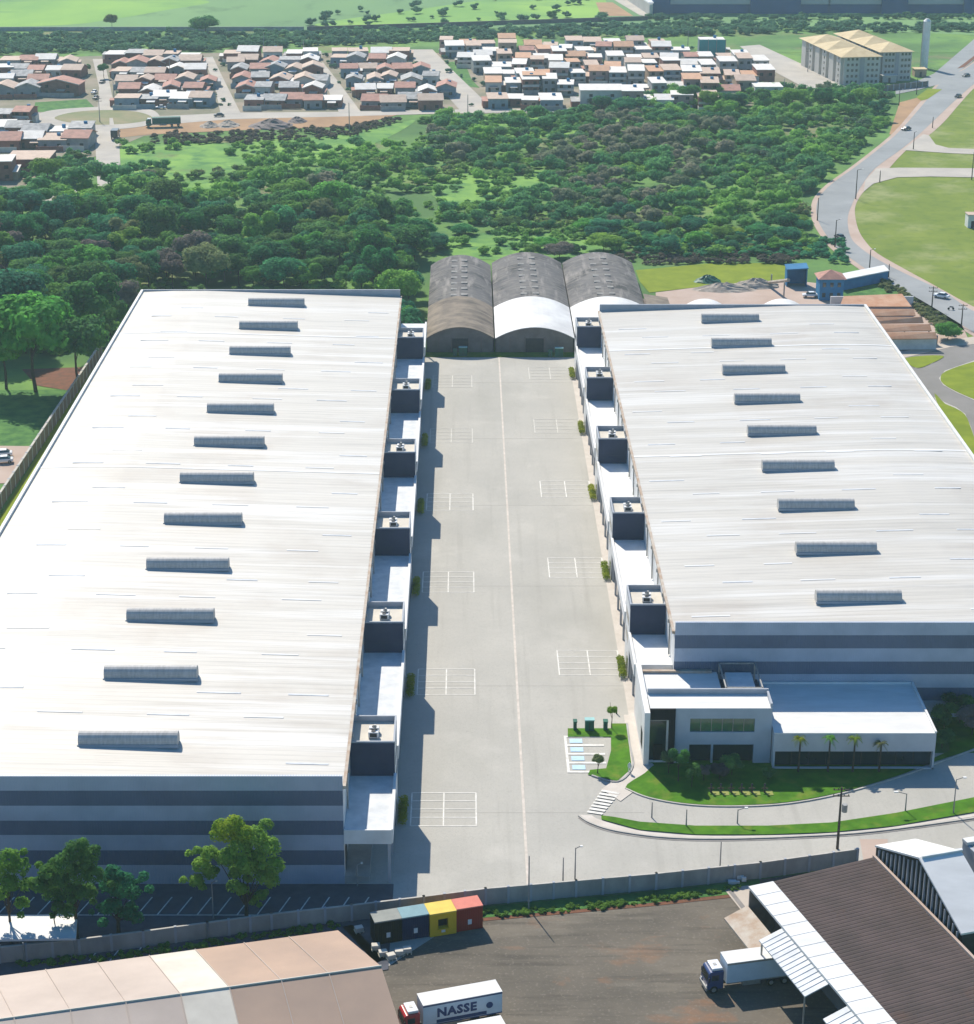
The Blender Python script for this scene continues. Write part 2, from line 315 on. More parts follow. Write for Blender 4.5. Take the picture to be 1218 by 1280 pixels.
# ================================================================== THE SETTING
def struct(o, name=None):
    o['kind'] = 'structure'; return o
def sheet(name, m, pts, z, ground=True):
    """flat sheet; pts are pixels of the ground when ground=True, metres otherwise"""
    q = [P(x, y, 0) for x, y in pts] if ground else [Vector((x, y, 0)) for x, y in pts]
    from mathutils.geometry import tessellate_polygon
    q = [Vector((a.x, a.y, z)) for a in q]
    tris = tessellate_polygon([q]); mb = MB()
    for t in tris: mb.poly([tuple(q[i]) for i in t])
    return struct(mb.build(name, m))
def smooth(pts, n=6, closed=False):
    out = []; N = len(pts)
    for i in range(N if closed else N-1):
        if closed: a,b,c,d = pts[i-1], pts[i], pts[(i+1)%N], pts[(i+2)%N]
        else: a,b,c,d = pts[max(i-1,0)], pts[i], pts[i+1], pts[min(i+2,N-1)]
        for k in range(n):
            t = k/n
            out.append(tuple(0.5*((2*b[j])+(-a[j]+c[j])*t+(2*a[j]-5*b[j]+4*c[j]-d[j])*t*t+(-a[j]+3*b[j]-3*c[j]+d[j])*t**3) for j in (0,1)))
    if not closed: out.append(tuple(pts[-1]))
    return out
g = MB(); g.poly([(-3000,-500,0),(3000,-500,0),(3000,7000,0),(-3000,7000,0)]); struct(g.build('ground', M['ground']))
sheet('field', M['field'], [(-260,60),(1500,58),(1500,-60),(-260,-60)], .05)
sheet('lime_field', M['limefield'], smooth([(-200,37),(-60,6),(80,-8),(190,-4),(262,2),(210,12),(140,24),(60,32)],6,True), .09)
sheet('lime_slope', M['limefield'], smooth([(395,30),(520,12),(640,-4),(745,-8),(752,18),(690,27),(560,30),(450,33)],6,True), .09)
sheet('brush_strip', M['ground'], [(-200,66),(1400,66),(1400,50),(900,32),(400,37),(-200,39)], .12)
sheet('field_track', M['townstreet'], [(768,0),(800,19),(812,21),(790,-2),(782,-12),(755,-12)], .16)
sheet('brown_patch', M['dirt'], [(745,3),(766,3),(792,20),(752,20)], .14)
# town
sheet('town_ground', M['towndirt'], [(-30,74),(262,66),(520,56),(930,50),(1030,108),(985,130),(700,142),(440,142),(180,170),(-30,258)], .06)
TS = .14
sheet('town_street', M['townstreet'], [(168,147),(290,141),(420,140),(560,137),(700,135.5),(860,139),(860,143),(700,140),(560,142),(420,146),(290,149),(190,157)], TS)
sheet('side_street', M['townstreet'], [(116,74),(130,74),(140,118),(145,138),(122,138),(124,110)], TS+.03)
sheet('side_street', M['townstreet'], [(254,72),(266,71),(280,100),(301,142),(276,143),(268,105)], TS+.03)
sheet('side_street', M['townstreet'], [(397,82),(404,78),(425,105),(452,141),(424,141),(408,108)], TS+.03)
sheet('side_street', M['townstreet'], [(505,62),(541,62),(570,92),(618,138),(575,138),(545,104)], TS+.03)
sheet('side_street', M['townstreet'], [(925,58),(950,56),(1050,102),(1060,110),(1010,112),(965,88)], TS+.03)
ring = [(38,148),(60,139),(100,135),(140,134),(185,136),(200,147),(185,157),(140,162),(90,160),(52,156)]
sheet('roundabout_road', M['townstreet'], smooth(ring,5,True), TS+.06)
isl = [(68,148),(90,141),(130,138),(170,140),(190,147),(175,153),(130,156.5),(90,154)]
sheet('roundabout_island', mat('dry_island_grass', (.24,.19,.10), c2=(.12,.15,.05), scale=.06), smooth(isl,5,True), TS+.10)
sheet('avenue', M['townstreet'], [(118,155),(148,155),(152,232),(122,235)], TS+.08)
sheet('island_path', M['townstreet'], [(137,148),(141,148),(143,158),(137,158)], TS+.14)
sheet('gravel_track', M['townstreet'], [(-20,243),(60,240),(106,232),(104,246),(40,256),(20,270),(-20,276)], TS)
sheet('gravel_track', M['townstreet'], [(-10,140),(20,144),(45,142),(45,156),(10,160),(-10,158)], TS+.02)
sheet('green_patch', M['weeds'], [(44,128),(108,124),(118,134),(60,140),(42,140)], TS-.03)
sheet('green_patch', M['weeds'], [(40,158),(90,162),(118,160),(116,168),(60,168),(40,166)], TS-.03)
sheet('green_patch', M['weeds'], [(556,78),(580,76),(590,100),(600,110),(585,108)], TS-.03)
sheet('orange_earth', M['dirt'], [(150,158),(200,152),(300,149),(440,145),(500,143),(440,158),(300,163),(190,168),(150,172)], TS-.02)
sheet('pale_slope', M['dirt'], [(1125,128),(1148,122),(1160,132),(1125,170),(1112,168)], .10)
# clearings of bright grass in the scrub
for q in ([(160,180),(300,178),(430,168),(520,150),(440,190),(300,215),(200,225),(150,205)], [(540,300),(640,290),(740,298),(745,320),(640,326),(560,318)],
          [(540,225),(660,212),(720,225),(640,250),(560,255)], [(600,150),(760,146),(900,142),(860,160),(700,172),(610,168)], [(150,235),(250,225),(330,228),(240,250),(170,260)]):
    sheet('bright_grass', M['meadow'], smooth(q,5,True), .08)
sheet('mown_strip', M['sidegrass'], [(795,338),(880,330),(960,329),(990,334),(990,352),(900,356),(812,366),(800,352)], .10)
sheet('works_ground', M['pink'], [(820,366),(900,356),(1000,352),(1060,358),(1140,352),(1200,400),(1218,440),(1100,440),(1000,400),(820,392)], .12)
sheet('weed_patch', M['weeds'], [(1035,350),(1100,340),(1120,362),(1130,372),(1050,372)], .15)
# the big road and its lawns
L_ = [(1240,62),(1207,86),(1180,100),(1159,125),(1126,163),(1098,187),(1068,210),(1039,231),(1023,250),(1022,273),(1035,297),(1047,311),(1066,325),(1094,344),(1136,367),(1169,386),(1218,416),(1260,440)]
Rr = [(1260,376),(1211,386),(1180,365),(1131,342),(1098,325),(1077,311),(1064,297),(1060,273),(1068,250),(1077,233),(1094,211),(1128,186),(1155,163),(1193,127),(1218,105),(1250,80)]
Rr[0] = (1262,412)
Lo = [(x-(7 if y > 100 else 4), y+1) for x, y in L_]
Ro = [(1262,404),(1216,383),(1164,354.5),(1131,336.5),(1098,317.5),(1083,303),(1073,286),(1069,262),(1076,245),(1094,230),(1110,221),(1218,221),(1255,222),(1255,104)]
sheet('lawn_ground', M['lawn'], [(1060,215),(1100,190),(1159,150),(1290,60),(1300,700),(1180,520),(1120,440),(1200,450),(1218,400),(1130,345),(1070,300)], .05)
sheet('road_pavement', M['pink'], smooth(Lo,4)+smooth([(1262,404),(1216,383),(1164,354.5),(1131,336.5),(1098,317.5),(1083,303),(1073,286),(1069,262),(1076,245),(1088,233),(1100,224),(1131,190),(1158,172),(1180,153),(1200,130),(1222,107),(1260,80)],4), .12)
sheet('main_road', M['road'], smooth(L_,4)+smooth(Rr,4), .16)
sheet('branch_road', M['townstreet'], [(1096,211),(1125,210),(1260,211),(1260,223),(1164,221),(1122,222),(1092,230),(1080,240),(1082,226)], .19)
sheet('branch_road', M['townstreet'], [(1128,188),(1155,168),(1162,170),(1170,181),(1187,185.5),(1260,188),(1260,194.5),(1190,192),(1131,188)], .19)
sheet('side_road', M['road'], [(1168,92),(1240,30),(1260,30),(1215,78),(1180,104),(1150,112),(1120,118),(1120,108),(1150,100)], .145)
sheet('verge', M['reddirt'], [(1197,86),(1218,70),(1228,66),(1206,84)], .2)
sheet('verge', M['sidegrass'], [(1146,122),(1160,111),(1178,112),(1160,124),(1152,126)], .2)
# road turning behind the right warehouse
sheet('service_road', M['sideroad'], [(1085,436),(1130,436),(1170,430),(1222,428),(1270,430),(1300,620),(1218,600),(1150,500)], .14)
sheet('service_road_edge', M['street'], [(1085,432),(1130,440),(1200,424),(1240,418),(1240,428),(1190,434),(1130,448)], .17)
for q in ([(1131,450),(1150,446),(1180,446),(1165,455),(1146,461)], [(1270,440),(1218,453),(1183,465),(1176,474),(1181,482),(1197,491),(1218,500),(1270,520)],
          [(1170,500),(1182,506),(1196,512),(1207,520),(1214,536),(1222,560),(1240,620),(1225,620)]):
    e = sheet('grass_island_kerb', M['kerb'], [(sum(a for a,_ in q)/len(q)+(a-sum(c for c,_ in q)/len(q))*1.05, sum(b for _,b in q)/len(q)+(b-sum(d for _,d in q)/len(q))*1.06) for a,b in q], .2)
    sheet('grass_island', M['sidegrass'], smooth(q,4,True), .24)
# left side of the left warehouse
sheet('side_grass', M['sidegrass'], [(-90,200),(-78.4,200),(-78.4,485),(-90,485)], .08, False)
sheet('weed_field', M['weeds'], [(-160,411),(-91,411),(-91,452),(-160,448)], .07, False)
sheet('red_earth', M['pink'], [(-160,380),(-91,388),(-91,411),(-160,413)], .09, False)
sheet('red_earth', M['reddirt'], [(-100,455),(-90,450),(-90,470),(-106,468)], .09, False)
# the yard between the warehouses
sheet('loading_yard', M['yard'], [(-9.6,478),(27.2,478),(27.2,282),(30,270),(100,270),(150,290),(150,235)]+[tuple(P(*p).to_2d()) for p in wall_px[::-1][:6]]+[(-9.6,213.5),(-9.6,236)], .10, False)
sheet('yard_edge_grass', M['garden'], [(-10,484),(28,484),(28,478.4),(-10,478.4)], .14, False)
sheet('yard_walk', M['walk'], [(25.1,262),(30,262),(30,470),(25.1,470)], .16, False)
sheet('dock_paving', M['yard'], [(-16,231.5),(-9.61,231.5),(-9.61,478),(-16,478)], .13, False)
sheet('yard_walk', M['yard'], [(-9.6,236),(-8.0,236),(-8.0,478),(-9.6,478)], .16, False)
def strip(name, m, pts, wd, z):
    """painted line through metre points"""
    mb = MB()
    for (a, b) in zip(pts[:-1], pts[1:]):
        a = Vector(a); b = Vector(b); d = (b-a).normalized(); n = Vector((-d.y, d.x))*wd/2
        mb.poly([(a.x+n.x,a.y+n.y,z),(b.x+n.x,b.y+n.y,z),(b.x-n.x,b.y-n.y,z),(a.x-n.x,a.y-n.y,z)])
    return mb
strip('l', None, [(8.2,478),(8.2,228.5)], .38, .13).build('yard_joint', M['markpink'])['kind'] = 'structure'
mb = MB()
for y in np.arange(252, 477, 41):
    mb.box(-8, 25, y-.03, y+.03, .1, .117)
jt = mb.build('paving_joints', mat('paving_joint', (.41,.385,.335), c2=(.45,.42,.36), scale=.3)); struct(jt)
def bays(x0, x1, yc, m):
    mb = MB(); h = 4.75; z = .135
    for i in range(5):
        y = yc - h + i*h/2; mb.box(x0, x1, y-.09, y+.09, z-.01, z)
    for x in (x0, (x0+x1)/2, x1): mb.box(x-.1, x+.1, yc-h, yc+h, z, z+.004)
    return struct(mb.build('parking_bay_marking', m))
for i, yc in enumerate((253,294.5,335.8,376.8,418,458)): bays(-7.6, 1.5, yc, M['mark'] if i < 4 else M['markfaint'])
for i, yc in enumerate((301.7,342.6,384.2,424.6,464.5)): bays(15.1, 25.0, yc, M['mark'] if i < 3 else M['markfaint'])
# car park in front of the left warehouse
carp = [(-90,232.87),(-16,232.87),(-9.4,232.87),(-9.4,213),(-30,206),(-60,198),(-90,190)]
sheet('car_park', M['asphalt'], carp, .15, False)
mb = MB()
for i in range(28):
    x = -12.5 - i*2.55
    a = (x, 229.6); b = (x-1.3, 225.4)
    mb.add([(a[0]-.09,a[1],.17),(b[0]-.09,b[1],.17),(b[0]+.09,b[1],.17),(a[0]+.09,a[1],.17)], [(0,1,2,3)])
mb.box(-84,-10.5,225.2,225.35,.165,.172)
for i in range(14):
    x = -40 - i*2.55
    a = (x, 218.6-.02*i); b = (x-1.1, 214.8-.0*i)
    mb.add([(a[0]-.09,a[1],.17),(b[0]-.09,b[1],.17),(b[0]+.09,b[1],.17),(a[0]+.09,a[1],.17)], [(0,1,2,3)])
struct(mb.build('car_park_marking', M['mark']))
# front right: garden, drive and street
sheet('entrance_walk', M['walk'], [(780,895),(812,895),(822,962),(818,972),(776,1003),(752,988),(788,962),(784,925)], .185)
sheet('front_lawn', M['garden'], smooth([(818,958),(806,968),(782,986),(812,998),(862,1006),(920,1008),(985,1004),(1050,992),(1120,972),(1170,953),(1225,932),(1225,900),(1170,900),(1165,950),(840,950)],4,True), .2)
sheet('drive_grass', M['garden'], [(752,1021),(768,1023),(800,1029),(870,1034),(960,1034),(1040,1030),(1120,1018),(1240,994),(1240,1013),(1120,1034),(1040,1042),(960,1045),(870,1045),(800,1039),(752,1026)], .24)
def ribbon(name, m, pts, hw, z0, z1):
    pts = [P(*p).to_2d() for p in smooth(pts, 5)]; mb = MB()
    L = []; 
    for i, p in enumerate(pts):
        d = (pts[min(i+1,len(pts)-1)] - pts[max(i-1,0)]).normalized(); n = Vector((-d.y, d.x))
        L.append((p+n*hw, p-n*hw))
    for i in range(len(L)-1):
        a, b = L[i]; c, d = L[i+1]
        mb.prism([a, b, d, c], z0, z1)
    return struct(mb.build(name, m))
kl = [(782,987),(812,999),(862,1007.5),(920,1009.5),(985,1006),(1050,994),(1120,974),(1170,956),(1240,930)]
ribbon('lawn_kerb', M['kerb'], kl, .12, 0, .27)
ks = [(724,1021),(738,1030),(770,1040),(830,1048),(900,1050),(1000,1047),(1100,1040),(1260,1018)]
ribbon('street_kerb', M['kerb'], ks, .16, 0, .28); 
ribbon('street_gutter', M['dark_kerb'], [(x, y+2.0) for x, y in ks], .17, .02, .14)
sheet('street_pavement', M['walk'], smooth([(724,1020),(738,1029),(770,1039),(830,1047),(900,1049),(1000,1046),(1100,1039),(1260,1016)],4)+smooth([(1260,1012),(1120,1035),(1040,1043),(960,1046),(870,1046),(800,1040),(752,1027),(740,1021)],4), .21)
sheet('bay_grass', M['garden'], [(710,912),(764,912),(764,922.5),(710,922.5)], .22)
sheet('bay_grass', M['garden'], [(764,906),(783,906),(790,962),(772,978),(735,970),(738,964),(758,962),(764,940)], .225)
ribbon('garden_kerb', M['conwall'], [(784,906),(787,930),(791,960),(772,979),(740,971)], .14, 0, .32)
mb = MB()
q0 = P(712,966); q1 = P(762,922)
for i in range(5):
    y = q0.y + (q1.y-q0.y)*i/4; mb.box(q0.x-.1, q1.x-1.0, y-.28, y+.28, .15, .162)
mb.box(q0.x-.3, q0.x+.1, q0.y-.28, q1.y+.28, .15, .165); struct(mb.build('disabled_bay_marking', M['mark']))
mb = MB()
for i in range(4):
    y = q0.y + (q1.y-q0.y)*(i+.5)/4; mb.box(q0.x+.5, q0.x+2.4, y-.7, y+.7, .15, .163)
struct(mb.build('disabled_bay_square', M['markblue']))
mb = MB(); A = P(753,988); B = P(776,992); Cc = P(733,1018); D = P(752,1021)
for i in range(8):
    t0 = i/8+.02; t1 = t0+.075
    mb.poly([tuple((A+(Cc-A)*t)[:2])+(.21,) for t in (t0,t1)] + [tuple((B+(D-B)*t)[:2])+(.21,) for t in (t1,t0)])
struct(mb.build('zebra_crossing', M['mark']))
# lower yard in the foreground
wall_px = [(-40,1210),(0,1205),(100,1195),(180,1185),(260,1174),(340,1163),(440,1152),(530,1141),(607,1131),(720,1121),(820,1112),(950,1098),(1071,1081),(1090,1079)]
def inset(pts, d): return [(x, y+d) for x, y in pts]
sheet('lower_yard', M['lot'], inset(wall_px,2)+[(1240,1079),(1300,1400),(-100,1400)], .06)
sheet('wall_foot_grass', M['weeds'], inset(wall_px,3)[:-2]+inset(wall_px,17)[:-2][::-1], .12)
sheet('wall_foot_dirt', M['reddirt'], inset(wall_px,16)[6:-2]+inset(wall_px,21)[6:-2][::-1], .10)
sheet('red_dirt', M['reddirt'], [(428,1160),(440,1157),(470,1190),(482,1200),(470,1206)], .15)
sheet('red_dirt', M['pink'], [(1075,1050),(1110,1050),(1110,1085),(1080,1078)], .12)
sheet('concrete_ramp', M['street'], [(905,1112),(936,1108),(978,1158),(972,1168),(948,1166)], .14)
sheet('ramp_track', M['dark_kerb'], [(908,1112),(913,1111),(950,1158),(944,1160)], .17)

# ================================================================== WAREHOUSES
def warehouse(side):
    left = side == 'left'
    xi, xo, xw, yf, yb = (-15.8, -78.5, -9.6, 232.9, 481.9) if left else (31.7, 94.5, 26.0, 281.8, 468.0)
    s = 1 if left else -1                         # towards the yard
    name = side
    t = thing('warehouse', 'long white-roofed warehouse with grey banded front, on the %s of the loading yard' % side, 'warehouse', ((xi+xo)/2, yf, 0))
    x0, x1 = min(xi, xo), max(xi, xo)
    zi, zo = 14.5, 15.9
    zat = lambda x: zi + (zo-zi)*min(1, abs(x-xi)/abs(xo-xi)*1.35)
    # walls: front & back full height, sides follow the roof
    MB().box(x0, x1, yf, yf+.4, 0, 16.0).build('front_wall', M['bandwall'], t)
    mb = MB(); mb.box(x0, x1, yb-.4, yb, 0, 16.1); mb.build('rear_wall', M['parapet'], t)
    mb = MB(); a, b = (xi-.35*s, xi) if left else (xi, xi+.35)
    mb.box(a, b, yf+.4, yb-.4, 0, zi-.15); mb.build('side_wall', M['white'], t)
    a, b = (xo, xo+.35) if left else (xo-.35, xo)
    mb = MB(); mb.box(a, b, yf+.4, yb-.4, 0, zo-.2); mb.build('side_wall', M['white'], t)
    # roof deck
    mb = MB(); xs = [xi + (xo-xi)*k for k in (0, .25, .5, .7407, .87, 1)]; ys = [yf+.4+ (yb-yf-.8)*k/12 for k in range(13)]
    zz = [zat(x) for x in xs]; zz[-1] -= .25
    vs = [(x, y, z) for y in ys for x, z in zip(xs, zz)]; n = len(xs)
    fs = [(j*n+i, j*n+i+1, (j+1)*n+i+1, (j+1)*n+i) for j in range(12) for i in range(n-1)]
    if left: fs = [f[::-1] for f in fs]
    mb.add(vs, fs); roof = mb.build('roof', M['roof'], t)
    # outer edge trim and yard-side gutter
    mb = MB(); a, b = (xo-.1, xo+.45) if left else (xo-.45, xo+.1)
    mb.box(a, b, yf+.4, yb-.4, zo-.2, zo+.28); mb.build('edge_trim', M['whiteroof'], t)
    mb = MB(); a, b = (xi-.0, xi+.42) if left else (xi-.42, xi)
    mb.box(a, b, yf+.2, yb-.2, zi-.45, zi-.02); mb.build('gutter', M['rust'], t)
    for y in ([353.0, 444.0] if left else [362.5, 434.0]):
        mb = MB()
        for i in range(len(xs)-1):
            z0, z1 = zz[i], zz[i+1]; A, B = xs[i], xs[i+1]
            mb.slab([(A,y-.4,z0+.05),(B,y-.4,z1+.05),(B,y+.4,z1+.05),(A,y+.4,z0+.05)], .04)
        mb.build('expansion_joint', M['whiteroof'], roof)
    # ridge ventilators: half-round boxes
    cx = (-44.8 if left else 61.0)
    first, cnt, sp = (243.4, 12, 20.6) if left else (291.7, 9, 20.5)
    for k in range(cnt):
        y = first + k*sp; mb = MB(); zb = zat(cx)-.1; hw = 6.6; N = 10; prof = [(-1.15, 0)] + [(-1.15*math.cos(math.pi*i/N), .55+1.3*math.sin(math.pi*i/N)) for i in range(N+1)] + [(1.15, 0)]
        m_ = len(prof); vs = [(cx+sx*hw, y+p[0], zb+p[1]) for sx in (-1, 1) for p in prof]
        mb.add(vs, [tuple(range(m_)), tuple(range(m_, 2*m_))[::-1]] + [(i, m_+i, m_+i+1, i+1) for i in range(m_-1)])
        v = mb.build('roof_ventilator', M['vent'], t)
        mb = MB(); mb.box(cx-hw-.12, cx+hw+.12, y-1.35, y-1.17, zb, zb+.45); mb.build('louvre', M['parapet'], v)
    # translucent sheets staggered over the roof
    rr = random.Random(3 if left else 5); parts = 0
    rows = (cnt)*2
    for j in range(rows):
        y = first - 4.5 + j*sp/2 + (3 if j % 2 else 0)
        if y > yb-6 or y < yf+3: continue
        for i in range(4):
            fx = .09 + .23*i + (.08 if j % 2 else 0) + rr.uniform(-.02, .02)
            x = xi + (xo-xi)*fx; L = 2.3 + rr.uniform(0, .9)
            if abs(x-cx) < 9 and (j % 2 == 0): continue
            A, B = x-L, x+L; z0, z1 = zat(A), zat(B)
            mb = MB(); mb.slab([(A,y-.25,z0+.06),(B,y-.25,z1+.06),(B,y+.15,z1+.08),(A,y+.15,z0+.08)], .07)
            mb.build('roof_light', M['greywhite'] if rr.random() < .5 else M['whiteroof'], roof); parts += 1
    # loading docks: towers and canopies along the yard
    ty = [248.5+40.4*k for k in range(6)] if left else [295.8+41.0*k for k in range(5)]
    tl = 8.0; zt = 13.0
    a, b = (xi+.02, xw) if left else (xw, xi-.02)
    for k, y in enumerate(ty):
        mb = MB(); mb.box(a, b, y, y+tl, 0, zt-.9); tw = mb.build('stair_tower', M['white'], t)
        mb = MB(); mb.box(a, b, y, y+.25, zt-.9, zt); mb.box(a, b, y+tl-.25, y+tl, zt-.9, zt)
        mb.box(a, a+.25, y+.25, y+tl-.25, zt-.9, zt); mb.box(b-.25, b, y+.25, y+tl-.25, zt-.9, zt)
        mb.build('parapet', M['parapet'], tw)
        mb = MB(); mb.box(a+.05, b-.05, y-.06, y-.005, 0, zt-.25); mb.box((a+b)/2-.04,(a+b)/2+.04,y-.10,y-.062,0,zt-.3)
        for q in (3.1,6.2,9.4): mb.box(a+.06,b-.06,y-.09,y-.063,q,q+.06)
        mb.build('end_cladding', M['charcoal'], tw)
        mb = MB(); mb.box(a+.3, b-.3, y+.3, y+tl-.3, zt-.9, zt-.86); mb.build('deck', M['creamroof'], tw)
        xx = xw+.03 if left else xw-.03
        mb = MB(); mb.box(min(xx,xw), max(xx,xw), y+1.2, y+4.0, 0.2, 3.0); mb.build('shadow_glazing', M['glass'], tw)  # dark glazing added to stand for the shadow at the tower foot
        for q in (5.2, 8.6):
            mb = MB(); mb.box(min(xx,xw), max(xx,xw), y+1.5, y+6.5, q, q+1.4); mb.build('window', M['glass'], tw)
    ends = ([(232.9+.0, 248.4)] if left else [(283.6, 295.7)])
    for k, y in enumerate(ty):
        nxt = ty[k+1]-.08 if k+1 < len(ty) else yb-1.0
        if nxt - (y+tl) > 3: ends.append((y+tl+.02, nxt))
    for (ya, yz) in ends:
        mb = MB(); mb.box(a, b, ya, yz, 7.2, 7.8)
        c = mb.build('dock_canopy', M['greywhite'] if left else M['white'], t)
        mb = MB(); mb.box(a, b, ya-.2, ya-.003, 6.2, 8.25)
        x2, x3 = (xw-.2, xw) if left else (xw, xw+.2)
        mb.box(x2, x3, ya, yz, 7.803, 8.25); x4, x5 = (xw+.003, xw+.2) if left else (xw-.2, xw-.003)
        mb.box(x4, x5, ya, yz, 6.2, 8.25)
        mb.build('fascia', M['white'], c)
        # dock doors in the warehouse wall below, columns at the yard edge
        nb = max(1, int((yz-ya)//6))
        mb = MB()
        for i in range(nb+1):
            yy = ya + .5 + (yz-ya-1.0)*i/nb; xc = xw-.35*s; mb.box(xc-.18, xc+.18, yy-.18, yy+.18, 0, 7.19)
        mb.build('canopy_column', M['parapet'], c)
        for i in range(nb):
            yy = ya + (yz-ya)*(i+.5)/nb; xd = xi + .03*s
            mb = MB(); mb.box(min(xi, xi+.05*s), max(xi, xi+.05*s), yy-1.9, yy+1.9, .2, 4.6); mb.build('dock_door', M['darksteel'], t)
        mb = MB(); xs_ = sorted((xi+.01*s, xi+3.2*s)); mb.box(xs_[0], xs_[1], ya+.3, yz-.3, 0, 1.1); mb.build('dock_platform', M['conwall'], t)
    # pipes above the canopies
    for y in np.arange(yf+6, yb-4, 10.2):
        mb = MB(); mb.cyl(xi+.22*s, y, 8.0, zi-.5, .13, n=8); mb.box(xi+.02 if left else xi-.55, xi+.55 if left else xi-.02, y-.25, y+.25, zi-1.1, zi-.5)
        mb.build('downpipe', M['steel'], t)
    return t, ty
WL, TYL = warehouse('left'); WR, TYR = warehouse('right')
ORD = ['nearest','second','third','fourth','fifth','sixth','seventh','eighth','ninth','tenth','eleventh','twelfth','thirteenth','fourteenth','fifteenth','sixteenth','seventeenth','eighteenth','nineteenth','twentieth']
# air conditioners on the towers
def make_ac():
    t = thing('air_conditioner', 'x', 'air conditioner', (0,0,0))
    for q in (-.85, .85):
        mb = MB(); mb.box(-.85, .85, q-.5, q+.5, .15, 1.15); b = mb.build('casing', M['white'], t, bevel=.05)
        mb = MB(); mb.cyl(0, q, 1.15, 1.22, .40, n=16); mb.box(-.6,.6,q-.52,q-.505,.3,1.0); mb.build('fan', M['darksteel'], b)
    mb = MB(); mb.box(-.8,.8,-1.2,1.2,.0,.15); mb.build('base_frame', M['steel'], t)
    mb = MB(); mb.cyl(.2, .1, 1.1, 1.9, .22, n=10); mb.build('exhaust_pipe', M['steel'], t)
    return t
ac0 = make_ac(); used = False
for side, ty, xc in (('left', TYL, -12.6), ('right', TYR, 28.9)):
    for k, y in enumerate(ty):
        o = copy_tree(ac0) if used else ac0; used = True
        o.location = (xc, y+3.6, 12.14); o.scale = (.82,.82,.82); o.rotation_euler = (0,0,random.uniform(-.1,.1))
        tag(o, 'white twin-fan air conditioner on the %s stair tower of the %s warehouse' % (ORD[k], side), 'air conditioner', 'air conditioners on the stair towers')

# ------------------------------------------------------------------ office and showroom at the right warehouse
t = thing('office_building', 'grey two-storey office with dark entrance portal and green strip window', 'office', (35, 266.7, 0))
F0 = 266.7
mb = MB(); mb.box(30.5, 44.6, F0+.9, 271.4, 0, 8.9); wl = mb.build('wall', M['parapet'], t)
# front skin with openings
fm = mat('grey_blue_render', (.45,.49,.54), c2=(.39,.43,.48), scale=.4)
mb = MB(); Y0, Y1 = F0, F0+.9
mb.box(30.5,44.6,Y0,Y1,7.4,9.0); mb.box(30.5,32.7,Y0,Y1,0,7.4); mb.box(42.1,44.6,Y0,Y1,0,7.4); mb.box(32.7,42.1,Y0,Y1,3.2,5.2)
mb.box(35.9,36.2,Y0,Y1,0,3.2); mb.build('front_skin', fm, t)
MB().box(32.7,42.1,Y0+.25,Y0+.3,5.2,7.4).build('strip_window', M['greenglass'], t)
mb = MB()
for i in range(1,6): mb.box(32.7+9.4*i/6-.05, 32.7+9.4*i/6+.05, Y0+.18, Y0+.25, 5.2, 7.4)
mb.build('mullion', M['steel'], t)
for a,b in ((32.7,35.9),(36.2,42.1)): MB().box(a,b,Y0+.6,Y0+.65,0.3,3.2).build('window', M['glass'], t)
mb = MB(); mb.box(26.8,44.6,Y0+.02,271.4,9.003,9.06); 
mb.build('roof', M['whiteroof'], t)
mb = MB(); mb.box(26.8,44.6,271.4,271.7,0,9.9); mb.box(44.3,44.6,Y0+.3,271.4,9.06,9.7); mb.build('parapet', M['parapet'], t)
mb = MB(); mb.box(26.9,30.5,F0+1.2,271.4,0,9.0); mb.build('lobby_wall', M['charcoal'], t)
mb = MB(); mb.box(26.8,30.5,F0-.3,F0+1.2,7.3,9.05); mb.box(29.6,30.5,F0-.3,F0+1.2,0,7.3); pr = mb.build('entrance_portal', M['black'], t)
mb = MB(); mb.box(26.0,26.79,F0-.6,283.2,0,8.6); mb.build('side_wall', M['white'], t)
mb = MB(); mb.box(26.9,29.5,F0+.5,F0+.6,.3,7.2); fr = mb.build('glass_front', M['glass'], t)
mb = MB(); mb.box(26.9,29.6,F0+.2,F0+.45,7.0,7.3); mb.box(29.3,29.6,F0+.2,F0+.45,.2,7.0); mb.box(26.9,29.3,F0+.2,F0+.45,.2,.5); mb.build('frame', M['white'], fr)
mb = MB(); mb.box(27.5,28.8,F0+.25,F0+.4,.5,3.0); mb.build('entrance_door', M['black'], t)
mb = MB(); mb.box(25.95,26.0,F0+2.0,F0+4.2,1.5,4.2); mb.build('side_window', M['black'], t)
# rear block and terrace
mb = MB(); mb.box(26.8,38.2,272.5,281.6,0,7.9); rb = mb.build('rear_block', M['whiteroof'], t)
mb = MB(); mb.box(26.8,38.2,272.3,272.5,7.2,8.3); mb.box(26.8,37.4,281.0,281.6,7.9,8.3); mb.build('coping', M['rust'], rb)
mb = MB(); mb.box(26.8,44.6,271.71,272.29,0,5.5); mb.build('light_well', M['parapet'], t)
mb = MB(); mb.box(38.25,44.4,272.3,281.7,0,6.6); mb.build('plant_deck', M['charcoal'], t)
mb = MB()
for x in (38.5, 43.9):
    for y in (272.6, 281.2): mb.box(x-.12,x+.12,y-.12,y+.12,6.6,9.6)
for y in (272.6, 281.2): mb.box(38.5,43.9,y-.1,y+.1,9.4,9.6)
mb.box(38.4,38.6,272.7,281.1,9.4,9.6); mb.box(43.8,44.0,272.7,281.1,9.4,9.6); mb.build('plant_frame', M['steel'], t)
mb = MB(); mb.box(41.5,43.6,273.2,274.2,9.06,9.8); mb = MB().box(39.2,43.2,275,280,6.61,8.6); mb.build('water_tank', M['greywhite'], t, bevel=.1)
t2 = thing('showroom_building', 'low white-roofed showroom wing with dark glazed base beside the office', 'building', (56, 264.9, 0))
